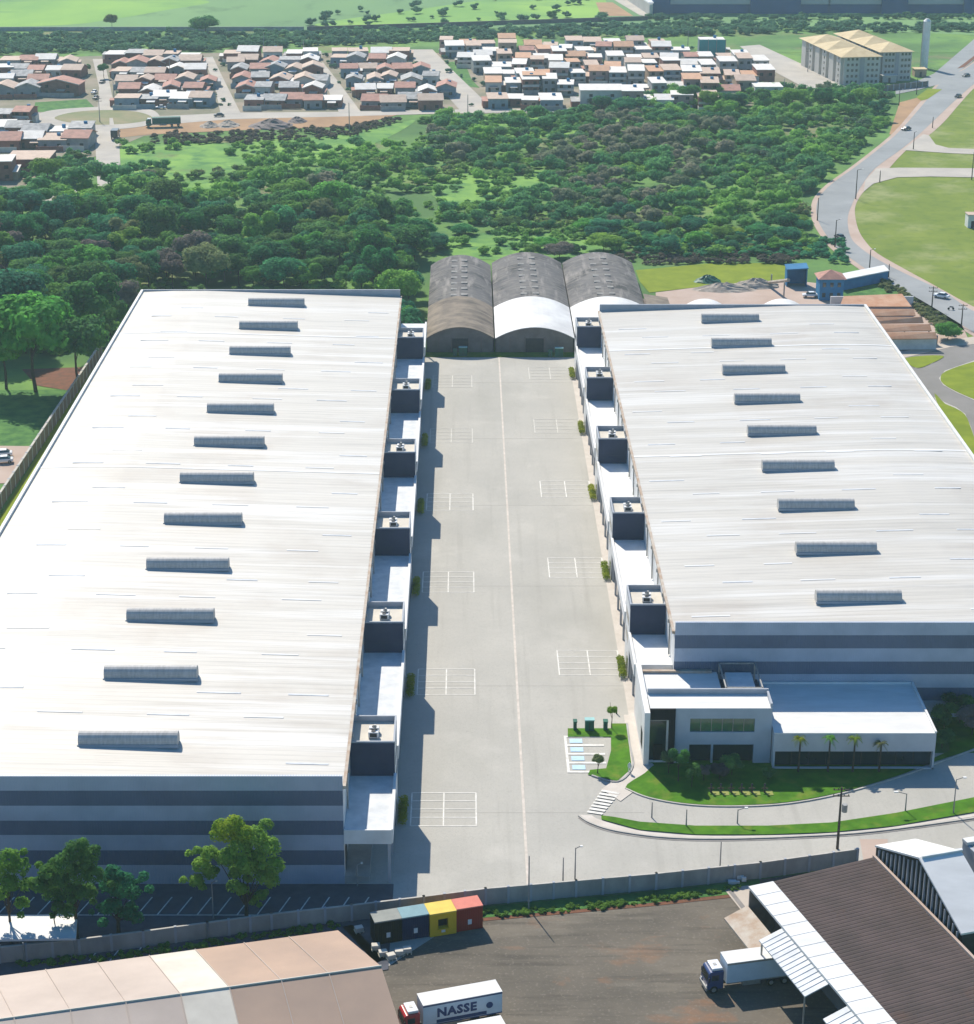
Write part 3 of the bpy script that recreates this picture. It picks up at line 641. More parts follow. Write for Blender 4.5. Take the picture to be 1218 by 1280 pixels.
mb = MB(); mb.box(44.7,68.2,264.9,265.3,3.0,5.75); mb.box(44.7,45.0,264.9,265.3,0,3.0); mb.box(67.9,68.2,264.9,265.3,0,3.0); mb.box(44.7,68.2,264.9,265.3,0,.35)
mb.build('front_band', mat('pale_grey_render', (.52,.54,.57), c2=(.46,.48,.51), scale=.4), t2)
mb = MB(); mb.box(44.75,45.0,265.3,281.6,0,5.74); mb.box(67.9,68.15,265.3,281.6,0,5.74); mb.build('side_wall', M['white'], t2)
mb = MB(); mb.box(45.0,67.9,265.9,266.0,.35,5.5); mb.build('glazing', M['glass'], t2)
mb = MB()
for i in range(1,9): mb.box(45+22.9*i/9-.06,45+22.9*i/9+.06,265.8,265.9,.35,3.2)
mb.build('mullion', M['darksteel'], t2)
mb = MB(); mb.box(44.75,68.15,264.95,281.65,5.76,5.95); rf = mb.build('roof', M['whiteroof'], t2)
mb = MB(); mb.box(67.95,68.25,264.9,281.65,5.955,6.25); mb.box(44.75,67.9,281.4,281.65,5.955,6.25); mb.build('edge_trim', M['white'], rf)

# ------------------------------------------------------------------ arched sheds behind the yard
def arch_shed(xa, xb, y0, y1, zs, zc, mats, label, zsb=None, zcb=None):
    t = thing('arched_shed', label, 'shed', ((xa+xb)/2, y0, 0)); N = 16
    zsb = zs if zsb is None else zsb; zcb = zc if zcb is None else zcb
    def sect(y, k, off=0.0):
        z_s = zs+(zsb-zs)*k; z_c = zc+(zcb-zc)*k
        return [(xa+(xb-xa)*i/N, y, z_s+(z_c-z_s)*(1-(2*i/N-1)**2)+off) for i in range(N+1)]
    for (ka, kb, m, nm) in mats:
        mb = MB(); segs = 10
        rows = [sect(y0+(y1-y0)*(ka+(kb-ka)*j/segs), ka+(kb-ka)*j/segs) for j in range(segs+1)]
        n = N+1; vs = [p for r in rows for p in r]
        mb.add(vs, [(j*n+i, j*n+i+1, (j+1)*n+i+1, (j+1)*n+i) for j in range(segs) for i in range(N)])
        under = [(p[0],p[1],p[2]-.15) for r in rows for p in r]
        mb.add(under, [((j+1)*n+i, (j+1)*n+i+1, j*n+i+1, j*n+i) for j in range(segs) for i in range(N)])
        f = rows[0]; mb.add(f + [(p[0],p[1],p[2]-.15) for p in f], [(n+i, n+i+1, i+1, i) for i in range(N)])
        rf = mb.build(nm, m, t, smooth=False)
    for (yy, flip, k) in ((y0+.5, 0, 0), (y1-.5, 1, 1)):
        s_ = sect(yy, k, -.16); mb = MB(); vs = s_ + [(xb, yy, 0), (xa, yy, 0)]
        f = tuple(range(len(vs))); mb.add(vs, [f[::-1] if not flip else f]); mb.build('end_wall', M['endwall'], t)
    mb = MB(); mb.box(xa+.05, xa+.3, y0+.5, y1-.5, 0, min(zs, zsb)-.2); mb.box(xb-.3, xb-.05, y0+.5, y1-.5, 0, min(zs,zsb)-.2); mb.build('side_wall', M['endwall'], t)
    mb = MB(); mb.box((xa+xb)/2-2.2,(xa+xb)/2+2.2,y0+.42,y0+.49,0,3.6); mb.build('door', M['darksteel'], t)
    mb = MB()
    for i in (3,6,10,13): x = xa+(xb-xa)*i/N; mb.box(x-.12,x+.12,y0+.3,y0+.49,0,zs)
    mb.build('pilaster', M['plum'], t)
    # pairs of translucent sheets near the crown
    for j in range(7):
        k = .42 + j*.082; y = y0+(y1-y0)*k
        for fx in (.40, .56):
            i = fx*N; x = xa+(xb-xa)*fx; z = sect(y, k)[int(round(i))][2]+.12
            MB().box(x-.8, x+.8, y-.9, y+.9, z-.2, z+.05).build('roof_light', M['roofpatch'], t)
    return t
arch_shed(-9.6, 7.0, 482, 554, 3.8, 6.6, [(0,.40,M['archbrown'],'front_roof'),(.40,1,M['arch'],'roof')], 'arched shed with mottled brown front roof, left of the three behind the yard', 4.4, 7.4)
arch_shed(7.3, 26.7, 482, 556, 3.8, 6.6, [(0,.38,M['archwhite'],'membrane_roof'),(.38,1,M['arch'],'roof')], 'arched shed with white front membrane, middle of the three behind the yard', 4.6, 7.7)
arch_shed(27.0, 46.4, 482, 556, 3.8, 6.6, [(0,.38,M['archwhite'],'membrane_roof'),(.38,1,M['arch'],'roof')], 'arched shed half hidden behind the right warehouse roof, dark vault and white front', 4.6, 7.7)

q = P(812,380,0); t = thing('side_building', 'small beige lean-to building against the right arched shed', 'building', (50,492,0))
MB().box(46.6,52.5,486,520,0,3.8).build('wall', M['plum'], t); MB().slab([(46.6,485.5,5.0),(53,485.5,4.0),(53,520.5,4.0),(46.6,520.5,5.0)],.2).build('roof', M['archbrown'], t)
# ------------------------------------------------------------------ boundary walls
def panel_wall(name, label, pts, h, th, m, pl=3.2):
    base = Vector((pts[0][0], pts[0][1], 0)); t = thing(name, label, 'wall', base)
    mb = MB(); posts = MB(); cp = MB()
    for a, b in zip(pts[:-1], pts[1:]):
        a = Vector(a[:2]); b = Vector(b[:2]); L = (b-a).length; d = (b-a)/L; n = Vector((-d.y, d.x))
        mb.prism([a+n*th/2, b+n*th/2, b-n*th/2, a-n*th/2], 0, h)
        cp.prism([a+n*(th/2+.06), b+n*(th/2+.06), b-n*(th/2+.06), a-n*(th/2+.06)], h+.002, h+.12)
        k = max(1, round(L/pl))
        for i in range(k+1):
            p = a + d*L*i/k; q = .16
            posts.prism([p+d*q+n*(th/2+.1), p-d*q+n*(th/2+.1), p-d*q-n*(th/2+.1), p+d*q-n*(th/2+.1)], 0, h+.2)
    mb.build('panels', m, t); posts.build('posts', M['parapet'], t); cp.build('coping', M['kerb'], t)
    return t
panel_wall('boundary_wall', 'long grey concrete panel wall between the car park, yard and lower works yard', [P(*p).to_2d() for p in wall_px[:-1]], 2.3, .15, M['conwall'])
lw = [P(-60,665), P(0,622), P(50,554), P(100,492), P(118,470)]
panel_wall('boundary_wall', 'weathered brown wall running beside the grass strip, left of the left warehouse', [(-91,240),(-91,300),(-91,370),(-90,430),(-89,480)], 3.0, .35, M['plum'], 4.0)
mb = MB(); a = P(-80,39,0); b = P(380,38.5,0)
mb.prism([(a.x,a.y),(b.x,b.y),(b.x,b.y+.5),(a.x,a.y+.5)], 0, 2.2); o = mb.build('field_wall', M['conwall']); tag(o, 'long thin pale wall crossing the fields beyond the housing', 'wall')
mb = MB(); a = P(384,38.5,0); b = P(810,25,0)
mb.prism([(a.x,a.y),(b.x,b.y),(b.x,b.y+.5),(a.x,a.y+.5)], 0, 2.2); o = mb.build('field_wall', M['plum']); tag(o, 'long dark wall along the foot of the bright green slope', 'wall')

# ================================================================== FOREGROUND BUILDINGS
# tan fabric-roofed shed, lower left
t = thing('fabric_shed', 'large tan fabric-roofed shed with one cream roof panel, lower left corner', 'shed', P(300,1200))
E1 = P(423,1163,6.5); E0 = P(0,1220,6.5); ed = (E0-E1).normalized(); R1 = P(477,1208,11.0)
N1 = R1 + Vector((4.4,-14.6,-4.7)); LEN = 95.0
R1b = R1 + ed*0; 
def at(p, d): return p + ed*d
cuts = [0, 5.8, 11.9, 17.9]                     # panel joints along the far eave from the gable end
def seg(d0, d1, m, nm):
    mb = MB(); o = .0
    mb.slab([at(E1,d0), at(E1,d1), at(R1,d1), at(R1,d0)], .2); mb.slab([at(R1,d0), at(R1,d1), at(N1,d1), at(N1,d0)], .2)
    return mb.build(nm, m, t)
seams = [(0,6,'tanroof'),(6,11.4,'tanroof'),(11.4,17.2,'tanroof'),(17.2,22.6,'creamroof'),(22.6,28.6,'tanroof2'),(28.6,34.6,'tanroof2'),(34.6,40.6,'tanroof2'),(40.6,47,'tanroof2'),(47,60,'tanroof'),(60,LEN,'tanroof2')]
for a, b, m in seams:
    seg(a+.03, b-.03, M[m], 'roof_panel' if m != 'creamroof' else 'cream_roof_panel')
mb = MB()
for a, b, m in seams[1:]:
    mb.tube(at(E1,a)+Vector((0,0,.06)), at(R1,a)+Vector((0,0,.02)), .06, n=6); mb.tube(at(R1,a)+Vector((0,0,.06)), at(N1,a)+Vector((0,0,.02)), .06, n=6)
mb.build('roof_seam', M['tanroof2'], t)
MB().tube(at(R1,0)+Vector((0,0,.05)), at(R1,LEN)+Vector((0,0,-.02)), .12, n=6).build('ridge_cap', M['creamroof'], t)
mb = MB(); p, q, r_ = at(E1,.3), at(R1,.3), at(N1,.3)
mb.add([(p.x,p.y,0),(p.x,p.y,p.z-.2),(q.x,q.y,q.z-.2),(r_.x,r_.y,r_.z-.2),(r_.x,r_.y,0)], [(0,1,2,3,4),(4,3,2,1,0)]); mb.build('end_wall', M['endwall'], t)
mb = MB(); mb.prism([at(E1,0).to_2d(), at(E1,LEN).to_2d(), (at(E1,LEN)+Vector((.08,-.3,0))).to_2d(), (at(E1,0)+Vector((.08,-.3,0))).to_2d()], 0, 6.1); mb.build('wall', M['endwall'], t)
# small white carport behind the wall, far left
t = thing('carport', 'small white flat-roofed carport under the trees at the left edge', 'carport', P(50,1172))
c0, c1, c2, c3 = P(-30,1146,3.2), P(97,1142,3.2), P(95,1173,3.2), P(-30,1175,3.2)
MB().slab([c0,c1,c2,c3], .3).build('roof', M['whiteroof'], t)
for p in (c1, c2, (c0+c1)/2, (c2+c3)/2): MB().cyl(p.x-.3, p.y+(.3 if p in (c2,) else -.3), 0, 2.9, .12).build('post', M['steel'], t)
# brown ribbed shed, lower right
t = thing('ribbed_shed', 'big brown ribbed-roof shed with white roof band, lower right', 'shed', P(1090,1200))
A = P(967,1102,7); B = P(1091,1072,7); dl = Vector((9.4,-30.2,0)).normalized()
slab_ = MB(); Cq = B+dl*62; Dq = A+dl*62
slab_.slab([A, B, Cq, Dq], .3); slab_.build('roof', M['brownroof'], t)
mb = MB(); nx = (B-A)
for i in range(90):
    p = A + dl*(62*(i+.5)/90); 
    mb.slab([p+Vector((0,0,.10)), p+nx+Vector((0,0,.10)), p+nx+dl*.34+Vector((0,0,.03)), p+dl*.34+Vector((0,0,.03))], .12)
mb.build('roof_ribs', M['brownroof'], t)
mb = MB(); n2 = nx.normalized()
mb.slab([B+Vector((0,0,.35)), B+n2*.35+Vector((0,0,.35)), Cq+n2*.35+Vector((0,0,.35)), Cq+Vector((0,0,.35))], .6); mb.build('verge_trim', M['pink'], t)
W0 = P(936,1108,7.05); W1 = W0 + dl*62; A1 = A+Vector((0,0,.05)); D1 = A1+dl*62
MB().slab([W0, A1-n2*.02, D1-n2*.02, W1], .3).build('white_roof_band', M['whiteroof'], t)
mb = MB()
for i in range(1,26):
    p = W0 + dl*(62*i/26); q = A1 + dl*(62*i/26); mb.tube(p+Vector((0,0,.0)), q+Vector((0,0,.0)), .045, n=5)
mb.build('roof_seam', M['whiteroof'], t)
mb = MB(); mb.prism([(W0+dl*.3).to_2d(), (A+dl*.3).to_2d(), (B+dl*.3).to_2d(), (B+dl*.6).to_2d(), (A+dl*.6).to_2d(), (W0+dl*.6).to_2d()], 0, 6.6); mb.build('far_wall', M['endwall'], t)
mb = MB(); mb.prism([(W0+dl*.6+n2*3.6).to_2d(), (W1+n2*3.6).to_2d(), (W1+n2*3.9).to_2d(), (W0+dl*.6+n2*3.9).to_2d()], 0, 6.62); mb.build('dock_wall', M['endwall'], t)
MB().slab([W0+dl*.2-n2*.1-Vector((0,0,2.6)), W0+dl*9.3-n2*.1-Vector((0,0,2.6)), W0+dl*9.3-n2*3.4-Vector((0,0,3.6)), W0+dl*.2-n2*3.4-Vector((0,0,3.6))], .2).build('side_roof', M['rust'], t)
for k, (d0, d1) in enumerate(((9.5,21.8),(26.4,40.0))):
    p = W0+dl*d0; q = W0+dl*d1; mb = MB(); o = -n2*3.1
    mb.slab([p+Vector((0,0,-.35)), q+Vector((0,0,-.35)), q+o+Vector((0,0,-1.2)), p+o+Vector((0,0,-1.2))], .15)
    c = mb.build('lean_to_roof', M['greywhite'], t)
    for e in (p+o+dl*.4, q+o-dl*.4): MB().cyl(e.x+.2, e.y, 0, 5.6, .12).build('post', M['steel'], c)
    mb = MB()
    for i in range(1,14):
        a = p+(q-p)*i/14; mb.tube(a+Vector((0,0,-.31)), a+o+Vector((0,0,-1.18)), .04, n=4)
    mb.build('roof_seam', M['greywhite'], c)
# white gabled shed with dark corrugated end
t = thing('gabled_shed', 'white-roofed gabled shed with dark corrugated wall at the right edge', 'shed', P(1150,1130))
g0 = P(1096,1056.5,8); g1 = P(1150.6,1071.6,12.3); g2 = P(1204,1166.9,8); ax = Vector((.956,.293,0)); wd = 5.6
up = Vector((0,0,1))
MB().slab([g0-ax*.2, g0+ax*wd, g1+ax*wd, g1-ax*.2], .25).build('roof', M['whiteroof'], t)
MB().slab([g1-ax*.2+dl*.03, g1+ax*wd+dl*.03, g2+ax*wd, g2-ax*.2], .25).build('roof', M['whiteroof'], t)
mb = MB(); mb.add([(g0.x,g0.y,0),(g0.x,g0.y,g0.z-.26),(g1.x,g1.y,g1.z-.26),(g2.x,g2.y,g2.z-.26),(g2.x,g2.y,0)], [(0,1,2,3,4),(4,3,2,1,0)]); mb.build('end_wall', M['darksteel'], t)
mb = MB(); rr = random.Random(4)
for i in range(1,21):
    k = i/21; p = g0+(g2-g0)*k; z = g0.z+(g1.z-g0.z)*(1-abs(k*2-1.0)) if True else 0
    q = p - ax*.08; mb.prism([(q.x-.12,q.y-.1),(q.x+.12,q.y-.1),(q.x+.12,q.y+.1),(q.x-.12,q.y+.1)], rr.uniform(0,1.5), z-.5-rr.uniform(0,.3))
mb.build('wall_ribs', M['parapet'], t)
mb = MB(); p = g2; mb.prism([p.to_2d(), (p+ax*wd).to_2d(), (p+ax*wd+Vector((0,.25,0))).to_2d(), (p+Vector((0,.25,0))).to_2d()], 0, 7.7); mb.build('side_wall', M['darksteel'], t)
mb = MB(); p = g1+ax*wd*.02; mb.slab([p+Vector((.1,.2,.2)), p+ax*(wd+.1)+Vector((0,.2,.2)), p+ax*(wd+.1)+Vector((0,-.25,.2)), p+Vector((.1,-.25,.2))], .25); mb.build('ridge_cap', M['greywhite'], t)
t = thing('flat_roof_building', 'beige flat-roofed building with white rim beyond the gabled shed at the right edge', 'building', P(1215,1080))
h0 = P(1204,1052,7); pts = [h0, h0+ax*14, h0+ax*14+dl*14, h0+dl*14]
mb = MB(); mb.prism([p.to_2d() for p in pts], 0, 7); mb.build('wall', M['parapet'], t)
mb = MB(); mb.prism([(pts[0]+ax*.5+dl*.5).to_2d(),(pts[1]+dl*.5).to_2d(),(pts[2]-dl*.5).to_2d(),(pts[3]+ax*.5-dl*.5).to_2d()], 7.0, 7.05); mb.build('roof', M['yard'], t)
mb = MB(); a_ = [(pts[0]-ax*.1).to_2d(), pts[1].to_2d(), (pts[1]+dl*1.2).to_2d(), (pts[0]+dl*1.2-ax*.1).to_2d()]; mb.prism(a_, 7.055, 7.5); mb.build('rim', M['whiteroof'], t)

# ------------------------------------------------------------------ coloured kiosks
k0 = P(468.7,1183); k1 = P(604,1161); kd = (k1-k0); KL = kd.length; kd.normalize(); kang = math.atan2(kd.y, kd.x)
for i, (wm, rm, lb) in enumerate((('kblack','kblackroof','black container kiosk with grey roof'),('kblue','kblueroof','dark blue container kiosk'),('yellow','yellowroof','yellow container kiosk with dark serving window'),('kred','kredroof','red container kiosk with paler red roof'))):
    wdt = KL/4; p = k0 + kd*(wdt*i) 
    t = thing('kiosk', lb + ' in the row of four by the boundary wall', 'kiosk', (p.x, p.y, 0), kang, 'container kiosks in a row')
    fwd = -.22 if i == 2 else 0
    def L(mb, nm, m, par=t, bevel=0):
        o = MB(); mtx = parent_matrix(t); o.v = [tuple(mtx @ Vector(q)) for q in mb.v]; o.f = mb.f; return o.build(nm, m, par, bevel=bevel)
    mb = MB(); e = .04; zb = .12
    if i == 2:
        mb.box(e,wdt-e,fwd,2.4,zb,1.2); mb.box(e,wdt-e,fwd,2.4,2.5,3.28); mb.box(e,1.1,fwd,2.4,1.2,2.5); mb.box(wdt-1.1,wdt-e,fwd,2.4,1.2,2.5)
    else: mb.box(e,wdt-e,fwd,2.4,zb,3.28)
    wl = L(mb, 'wall', M[wm])
    mb = MB()
    for j in range(12):
        if i == 2: break
        x = e+.15+(wdt-.4)*j/11; mb.box(x, x+.12, fwd-.05, fwd-.003, zb+.1, 3.2)
    if i != 2: L(mb, 'wall_ribs', M[wm])
    mb = MB(); mb.box(0.01,wdt-.01,fwd-.08,2.45,3.283,3.45); L(mb, 'roof', M[rm])
    mb = MB(); mb.box(wdt/2-.25,wdt/2+.25,fwd-.09,fwd-.055,1.0 if i!=2 else .62,1.7 if i!=2 else 1.1); L(mb, 'notice', M['white'])
    if i == 2:
        mb = MB(); mb.box(1.1,wdt-1.1,.35,.4,1.2,2.5); L(mb, 'serving_window', M['black'])
        mb = MB(); mb.box(1.0,wdt-1.0,fwd-.3,fwd-.01,1.12,1.2); L(mb, 'counter', M['yellow'])
    mb = MB(); mb.box(e,wdt-e,.1,2.3,0,.115); L(mb, 'skid', M['darksteel'])
# pallets
def make_pallet():
    t = thing('pallet', 'x', 'pallet'); mb = MB()
    for i in range(6): mb.box(-.6,.6,-.5+i*.18,-.38+i*.18,.25,.29)
    mb.build('deck_boards', M['pallet'], t)
    mb = MB()
    for x in (-.5,0,.5): mb.box(x-.06,x+.06,-.5,.52,0,.25)
    mb.build('bearers', M['pallet'], t)
    mb = MB(); mb.box(-.55,.55,-.45,.47,.29,.85); mb.build('wrapped_load', M['creamroof'], t, bevel=.08)
    return t
pal = make_pallet(); used = False
for i, (px, py, lb) in enumerate(((470,1188,'pale wrapped pallet closest to the tan shed roof'),(479,1196,'pale wrapped pallet second from the tan shed in the kiosk row'),(489,1200,'pale wrapped pallet, lowest of those before the black kiosk'),(499,1195,'pale wrapped pallet third from the tan shed'),(509,1192,'pale wrapped pallet farthest right before the blue kiosk'),(449,1166,'lone pale pallet on the red dirt beside the shed end'))):
    o = copy_tree(pal) if used else pal; used = True; p = P(px, py); o.location = (p.x, p.y, .06); o.rotation_euler = (0,0,kang+random.uniform(-.2,.2)); o.scale = (.95,.95,.95)
    tag(o, lb, 'pallet', 'pallets by the kiosks')
for px, py, lb, m in ((952,1154,'pale junk heap at the foot of the concrete ramp','pallet'),(922,1103,'small white slab lying by the boundary wall','white')):
    p = P(px, py); mb = MB(); rr = random.Random(px)
    for i in range(9):
        x, y = p.x+rr.uniform(-.9,.9), p.y+rr.uniform(-.7,.7); s_ = rr.uniform(.2,.5); mb.box(x-s_, x+s_, y-s_*.6, y+s_*.6, .1+.02*i, .35+.06*i)
    tag(mb.build('junk_heap', M[m]), lb, 'heap')

# ------------------------------------------------------------------ vehicles
def wheel(par, x, y, r=.5, wdt=.3):
    s = 1 if y > 0 else -1
    mb = MB(); mb.tube((x,y-wdt/2,r),(x,y+wdt/2,r),r,n=16); w_ = mb.build('wheel', M['tire'], par)
    mb = MB(); mb.tube((x,y+s*(wdt/2),r),(x,y+s*(wdt/2+.03),r),r*.55,n=12); mb.build('rim', M['steel'], w_)
def make_truck(label, cabm, boxL, sidem, roofm, text=None, h=4.0):
    """front towards -X, origin at the rear of the box on the ground"""
    t = thing('box_truck', label, 'truck')
    mb = MB(); mb.box(-boxL,0,-1.27,1.27,1.15,h-.08); bx = mb.build('cargo_box', sidem, t)
    mb = MB(); mb.box(-boxL-.02,.02,-1.3,1.3,h-.078,h); mb.build('box_roof', roofm, bx)
    mb = MB()
    for y in (-1.29,1.27): mb.box(-boxL,0,y,y+.02,1.1,1.25); mb.box(-boxL,0,y,y+.02,h-.3,h-.08)
    mb.box(-.0,.03,-.02,.02,1.2,h-.2); mb.build('box_rails', M['navy'] if text else M['steel'], bx)
    mb = MB(); mb.box(-boxL-2.2,-.1,-.45,.45,.75,1.14); mb.build('chassis', M['darksteel'], t)
    x0 = -boxL-.35; c = MB()
    prof = [(-2.0,.55),(-2.05,1.6),(-1.85,2.75),(-1.6,2.95),(0,2.95),(0,.55)]
    vs = [(x0+p[0], y, p[1]) for y in (-1.2,1.2) for p in prof]; n = len(prof)
    c.add(vs, [tuple(range(n)), tuple(range(n,2*n))[::-1]] + [((i+1)%n,i,n+i,n+(i+1)%n) for i in range(n)])
    cb = c.build('cab', cabm, t, bevel=.08)
    c = MB(); c.add([(x0-2.055,-1.02,1.72),(x0-2.055,1.02,1.72),(x0-1.89,1.02,2.62),(x0-1.89,-1.02,2.62)], [(0,1,2,3),(3,2,1,0)]); c.build('windscreen', M['glass'], cb)
    for y in (-1.215,1.205): MB().box(x0-1.5,x0-.6,y,y+.01,1.75,2.5).build('side_window', M['glass'], cb)
    MB().box(x0-1.4,x0-.1,-1.0,1.0,2.96,3.3).build('roof_fairing', M['carwhite'], cb, bevel=.08)
    MB().box(x0-1.0,x0-.6,-.25,.25,3.3,3.34).build('roof_hatch', M['steel'], cb)
    MB().box(x0-2.2,x0-2.0,-1.2,1.2,.45,.85).build('bumper', M['steel'], t)
    for y in (-.95,.95): MB().box(x0-2.12,x0-2.04,y-.15,y+.15,.95,1.15).build('headlight', M['white'], t)
    for y in (-1.35,1.35): MB().box(x0-1.95,x0-1.8,y-.1,y+.1,1.7,2.3).build('mirror', M['darksteel'], t)
    for x in (x0-1.2, -boxL*.32, -1.0):
        for y in (-1.08,1.08): wheel(t, x, y)
    MB().box(-boxL*.75,-boxL*.5,-1.1,-.6,.5,1.1).build('fuel_tank', M['steel'], t)
    if text:
        cu = bpy.data.curves.new('lettering','FONT'); cu.body = text; cu.size = 1.55; cu.extrude = .01; cu.offset = .075; cu.space_character = 1.12; cu.resolution_u = 2; cu.shear = 0.0
        tmp = bpy.data.objects.new('tmp', cu); col.objects.link(tmp); dg = bpy.context.evaluated_depsgraph_get(); me = bpy.data.meshes.new_from_object(tmp.evaluated_get(dg)); bpy.data.objects.remove(tmp)
        me.materials.clear(); me.materials.append(M['navy']); lt = bpy.data.objects.new('lettering', me); col.objects.link(lt); lt.parent = bx
        lt.location = (-boxL+1.65,-1.29,2.15); lt.rotation_euler = (math.pi/2,0,0)
        MB().box(-boxL+1.6,-1.9,-1.285,-1.275,1.3,1.75).build('dark_stripe', M['navy'], bx)
        mb = MB(); mb.cyl(0,0,0,.02,.42,n=20); o = mb.build('round_emblem', M['navy'], bx); o.location = (-1.55,-1.28,2.45); o.rotation_euler = (math.pi/2,0,0)
    return t
tr = make_truck('dark blue truck with white box parked beside the grey lean-to roof', M['navy'], 8.4, M['truckside'], M['whiteroof'])
p = P(911.5,1205,4); q = P(899.4,1191,4); a12 = math.atan2(1.2, 5.3); m_ = (p+q)/2
tr.location = (m_.x+8.4*math.cos(a12), m_.y+8.4*math.sin(a12), .06); tr.rotation_euler = (0,0,a12)
tr2 = make_truck('red truck with long white box lettered in navy at the bottom edge', M['red'], 9.6, M['truckside'], M['whiteroof'], text='NASSE')
p = P(628.5,1240,4); q = P(619,1225,4); m_ = (p+q)/2; p0 = (P(529.5,1258,4)+P(520,1243,4))/2; a2 = math.atan2(m_.y-p0.y, m_.x-p0.x)
tr2.location = (m_.x, m_.y, .06); tr2.rotation_euler = (0,0,a2)
tr3 = make_truck('small white box truck partly out of frame in front of the red truck', M['carwhite'], 5.2, M['white'], M['whiteroof'], h=3.6)
m_ = P(630,1270,3.6); tr3.location = (m_.x, m_.y-1.2, .06); tr3.rotation_euler = (0,0,a2)

def make_car(m, name='parked_car'):
    t = thing(name, 'x', 'car')
    prof = [(-2.1,.35),(-2.1,.75),(-1.95,.85),(-1.15,.92),(1.5,.95),(2.05,.88),(2.15,.6),(2.1,.35)]; n = len(prof)
    vs = [(p[0], y, p[1]) for y in (-.85,.85) for p in prof]; mb = MB()
    mb.add(vs, [tuple(range(n))[::-1], tuple(range(n,2*n))] + [(i,(i+1)%n,n+(i+1)%n,n+i) for i in range(n)]); mb.build('body', m, t, bevel=.07)
    mb = MB(); vs = [(-1.15,.92,.76),(-.45,1.42,.62),(.95,1.44,.62),(1.6,.94,.76)]
    V = [(v[0], sgn*v[2], v[1]) for sgn in (-1,1) for v in vs]; mb.add(V, [(0,1,2,3)[::-1],(4,5,6,7),(0,4,5,1)[::-1],(2,6,7,3)[::-1]]); mb.build('window', M['glass'], t)
    mb = MB(); mb.slab([(-.45,-.62,1.46),(.95,-.62,1.48),(.95,.62,1.48),(-.45,.62,1.46)], .05); mb.build('roof', m, t)
    for x in (-1.3,1.35):
        for y in (-.78,.78): wheel(t, x, y, .32, .2)
    for y in (-.6,.6): MB().box(-2.13,-2.09,y-.15,y+.15,.6,.75).build('headlight', M['white'], t)
    return t
cw = make_car(M['carwhite']); cd = make_car(M['cardark']); usedc = set()
cars = [('w',1177,373,-35,'white car on the main road opposite the orange roofs'),('d',1050,299,-70,'dark car at the left bend of the main road'),
 ('d',1133,163,35,'dark car on the main road before the first branch'),('d',1208,96,40,'dark car at the top right of the main road'),('d',1198,122,55,'dark car on the right side of the main road near its top'),
 ('w',4,579,10,'white car parked on red ground by the left edge'),('w',3,571,10,'white car behind the other at the left edge'),
 ('w',201,136,0,'small white car beside the roundabout'),('d',120,124,80,'dark car at the foot of the street left of the roundabout arch'),('w',118,117,80,'white car at the foot of the side street above the roundabout'),
 ('d',128,104,80,'dark car parked midway along the leftmost side street'),('d',274,146,10,'grey-blue car stopped where the second side street meets the road'),('w',1013,372,0,'pale car beside the blue gatehouse')]
for k, px, py, ang, lb in cars:
    src = cw if k == 'w' else cd; o = copy_tree(src) if k in usedc else src; usedc.add(k)
    p = P(px, py); o.location = (p.x, p.y, .2); o.rotation_euler = (0,0,R(ang)); tag(o, lb, 'car', 'cars on the roads')
# trucks by the roundabout
for (px, py, ang, lb, m) in ((143,176,92,'dark and white delivery truck on the avenue below the roundabout','cardark'),(207,158,10,'dark green lorry right of the roundabout','cargreen')):
    o = make_truck(lb, M['carwhite'] if m == 'cardark' else M[m], 5.5 if m=='cardark' else 11, M[m], M[m] if m != 'cardark' else M['cardark'], h=3.6)
    o.name = 'lorry'; p = P(px, py); o.location = (p.x+(6 if ang < 50 else 0), p.y, .3); o.rotation_euler = (0,0,R(ang if ang < 50 else -88))
mc = thing('motorcycle', 'small motorcycle on the main road near the right edge', 'motorcycle', P(1189,387,.2))
for x in (-.6,.6): 
    mb = MB(); b_ = mc.location; mb.tube((b_.x+x,b_.y-.06,.5),(b_.x+x,b_.y+.06,.5),.3,n=12); mb.build('wheel', M['tire'], mc)
mb = MB(); mb.tube((b_.x-.6,b_.y,.5),(b_.x-.3,b_.y,1.1),.06); mb.tube((b_.x-.3,b_.y,1.0),(b_.x+.6,b_.y,.9),.18); mb.build('body', M['cardark'], mc)

# ------------------------------------------------------------------ poles and lamps
def pole(name, label, cat, px, pyb, pyt, r=.14, m='conpost', arm=0, lamp=None, cross=False, group=None, transformer=False):
    b = P(px, pyb); h = max(2.0, ZT(px, pyb, pyt)); t = thing(name, label, cat, (b.x, b.y, 0), 0, group)
    MB().cyl(b.x, b.y, 0, h, r*1.2, r*.7, n=8).build('post', M[m], t)
    if arm:
        mb = MB(); mb.tube((b.x,b.y,h-.1),(b.x+arm,b.y,h+.25),.06,n=6); mb.build('arm', M[m], t)
        MB().box(min(b.x+arm,b.x+arm*1.5),max(b.x+arm,b.x+arm*1.5),b.y-.16,b.y+.16,h+.18,h+.33).build('lamp_head', M['white'], t)
    if cross:
        mb = MB()
        for dz in (.35, 1.3): mb.box(b.x-1.15,b.x+1.15,b.y-.07,b.y+.07,h-dz-.1,h-dz)
        c = mb.build('crossarm', M['post'], t); mb = MB()
        for x in (-1,-.4,.4,1):
            for dz in (.35,1.3): mb.cyl(b.x+x,b.y,h-dz,h-dz+.22,.06,n=6)
        mb.build('insulator', M['darksteel'], c)
    if transformer:
        mb = MB(); mb.cyl(b.x+.55,b.y-.2,h-3.6,h-2.5,.38,n=12); mb.build('transformer', M['steel'], t)
    return t
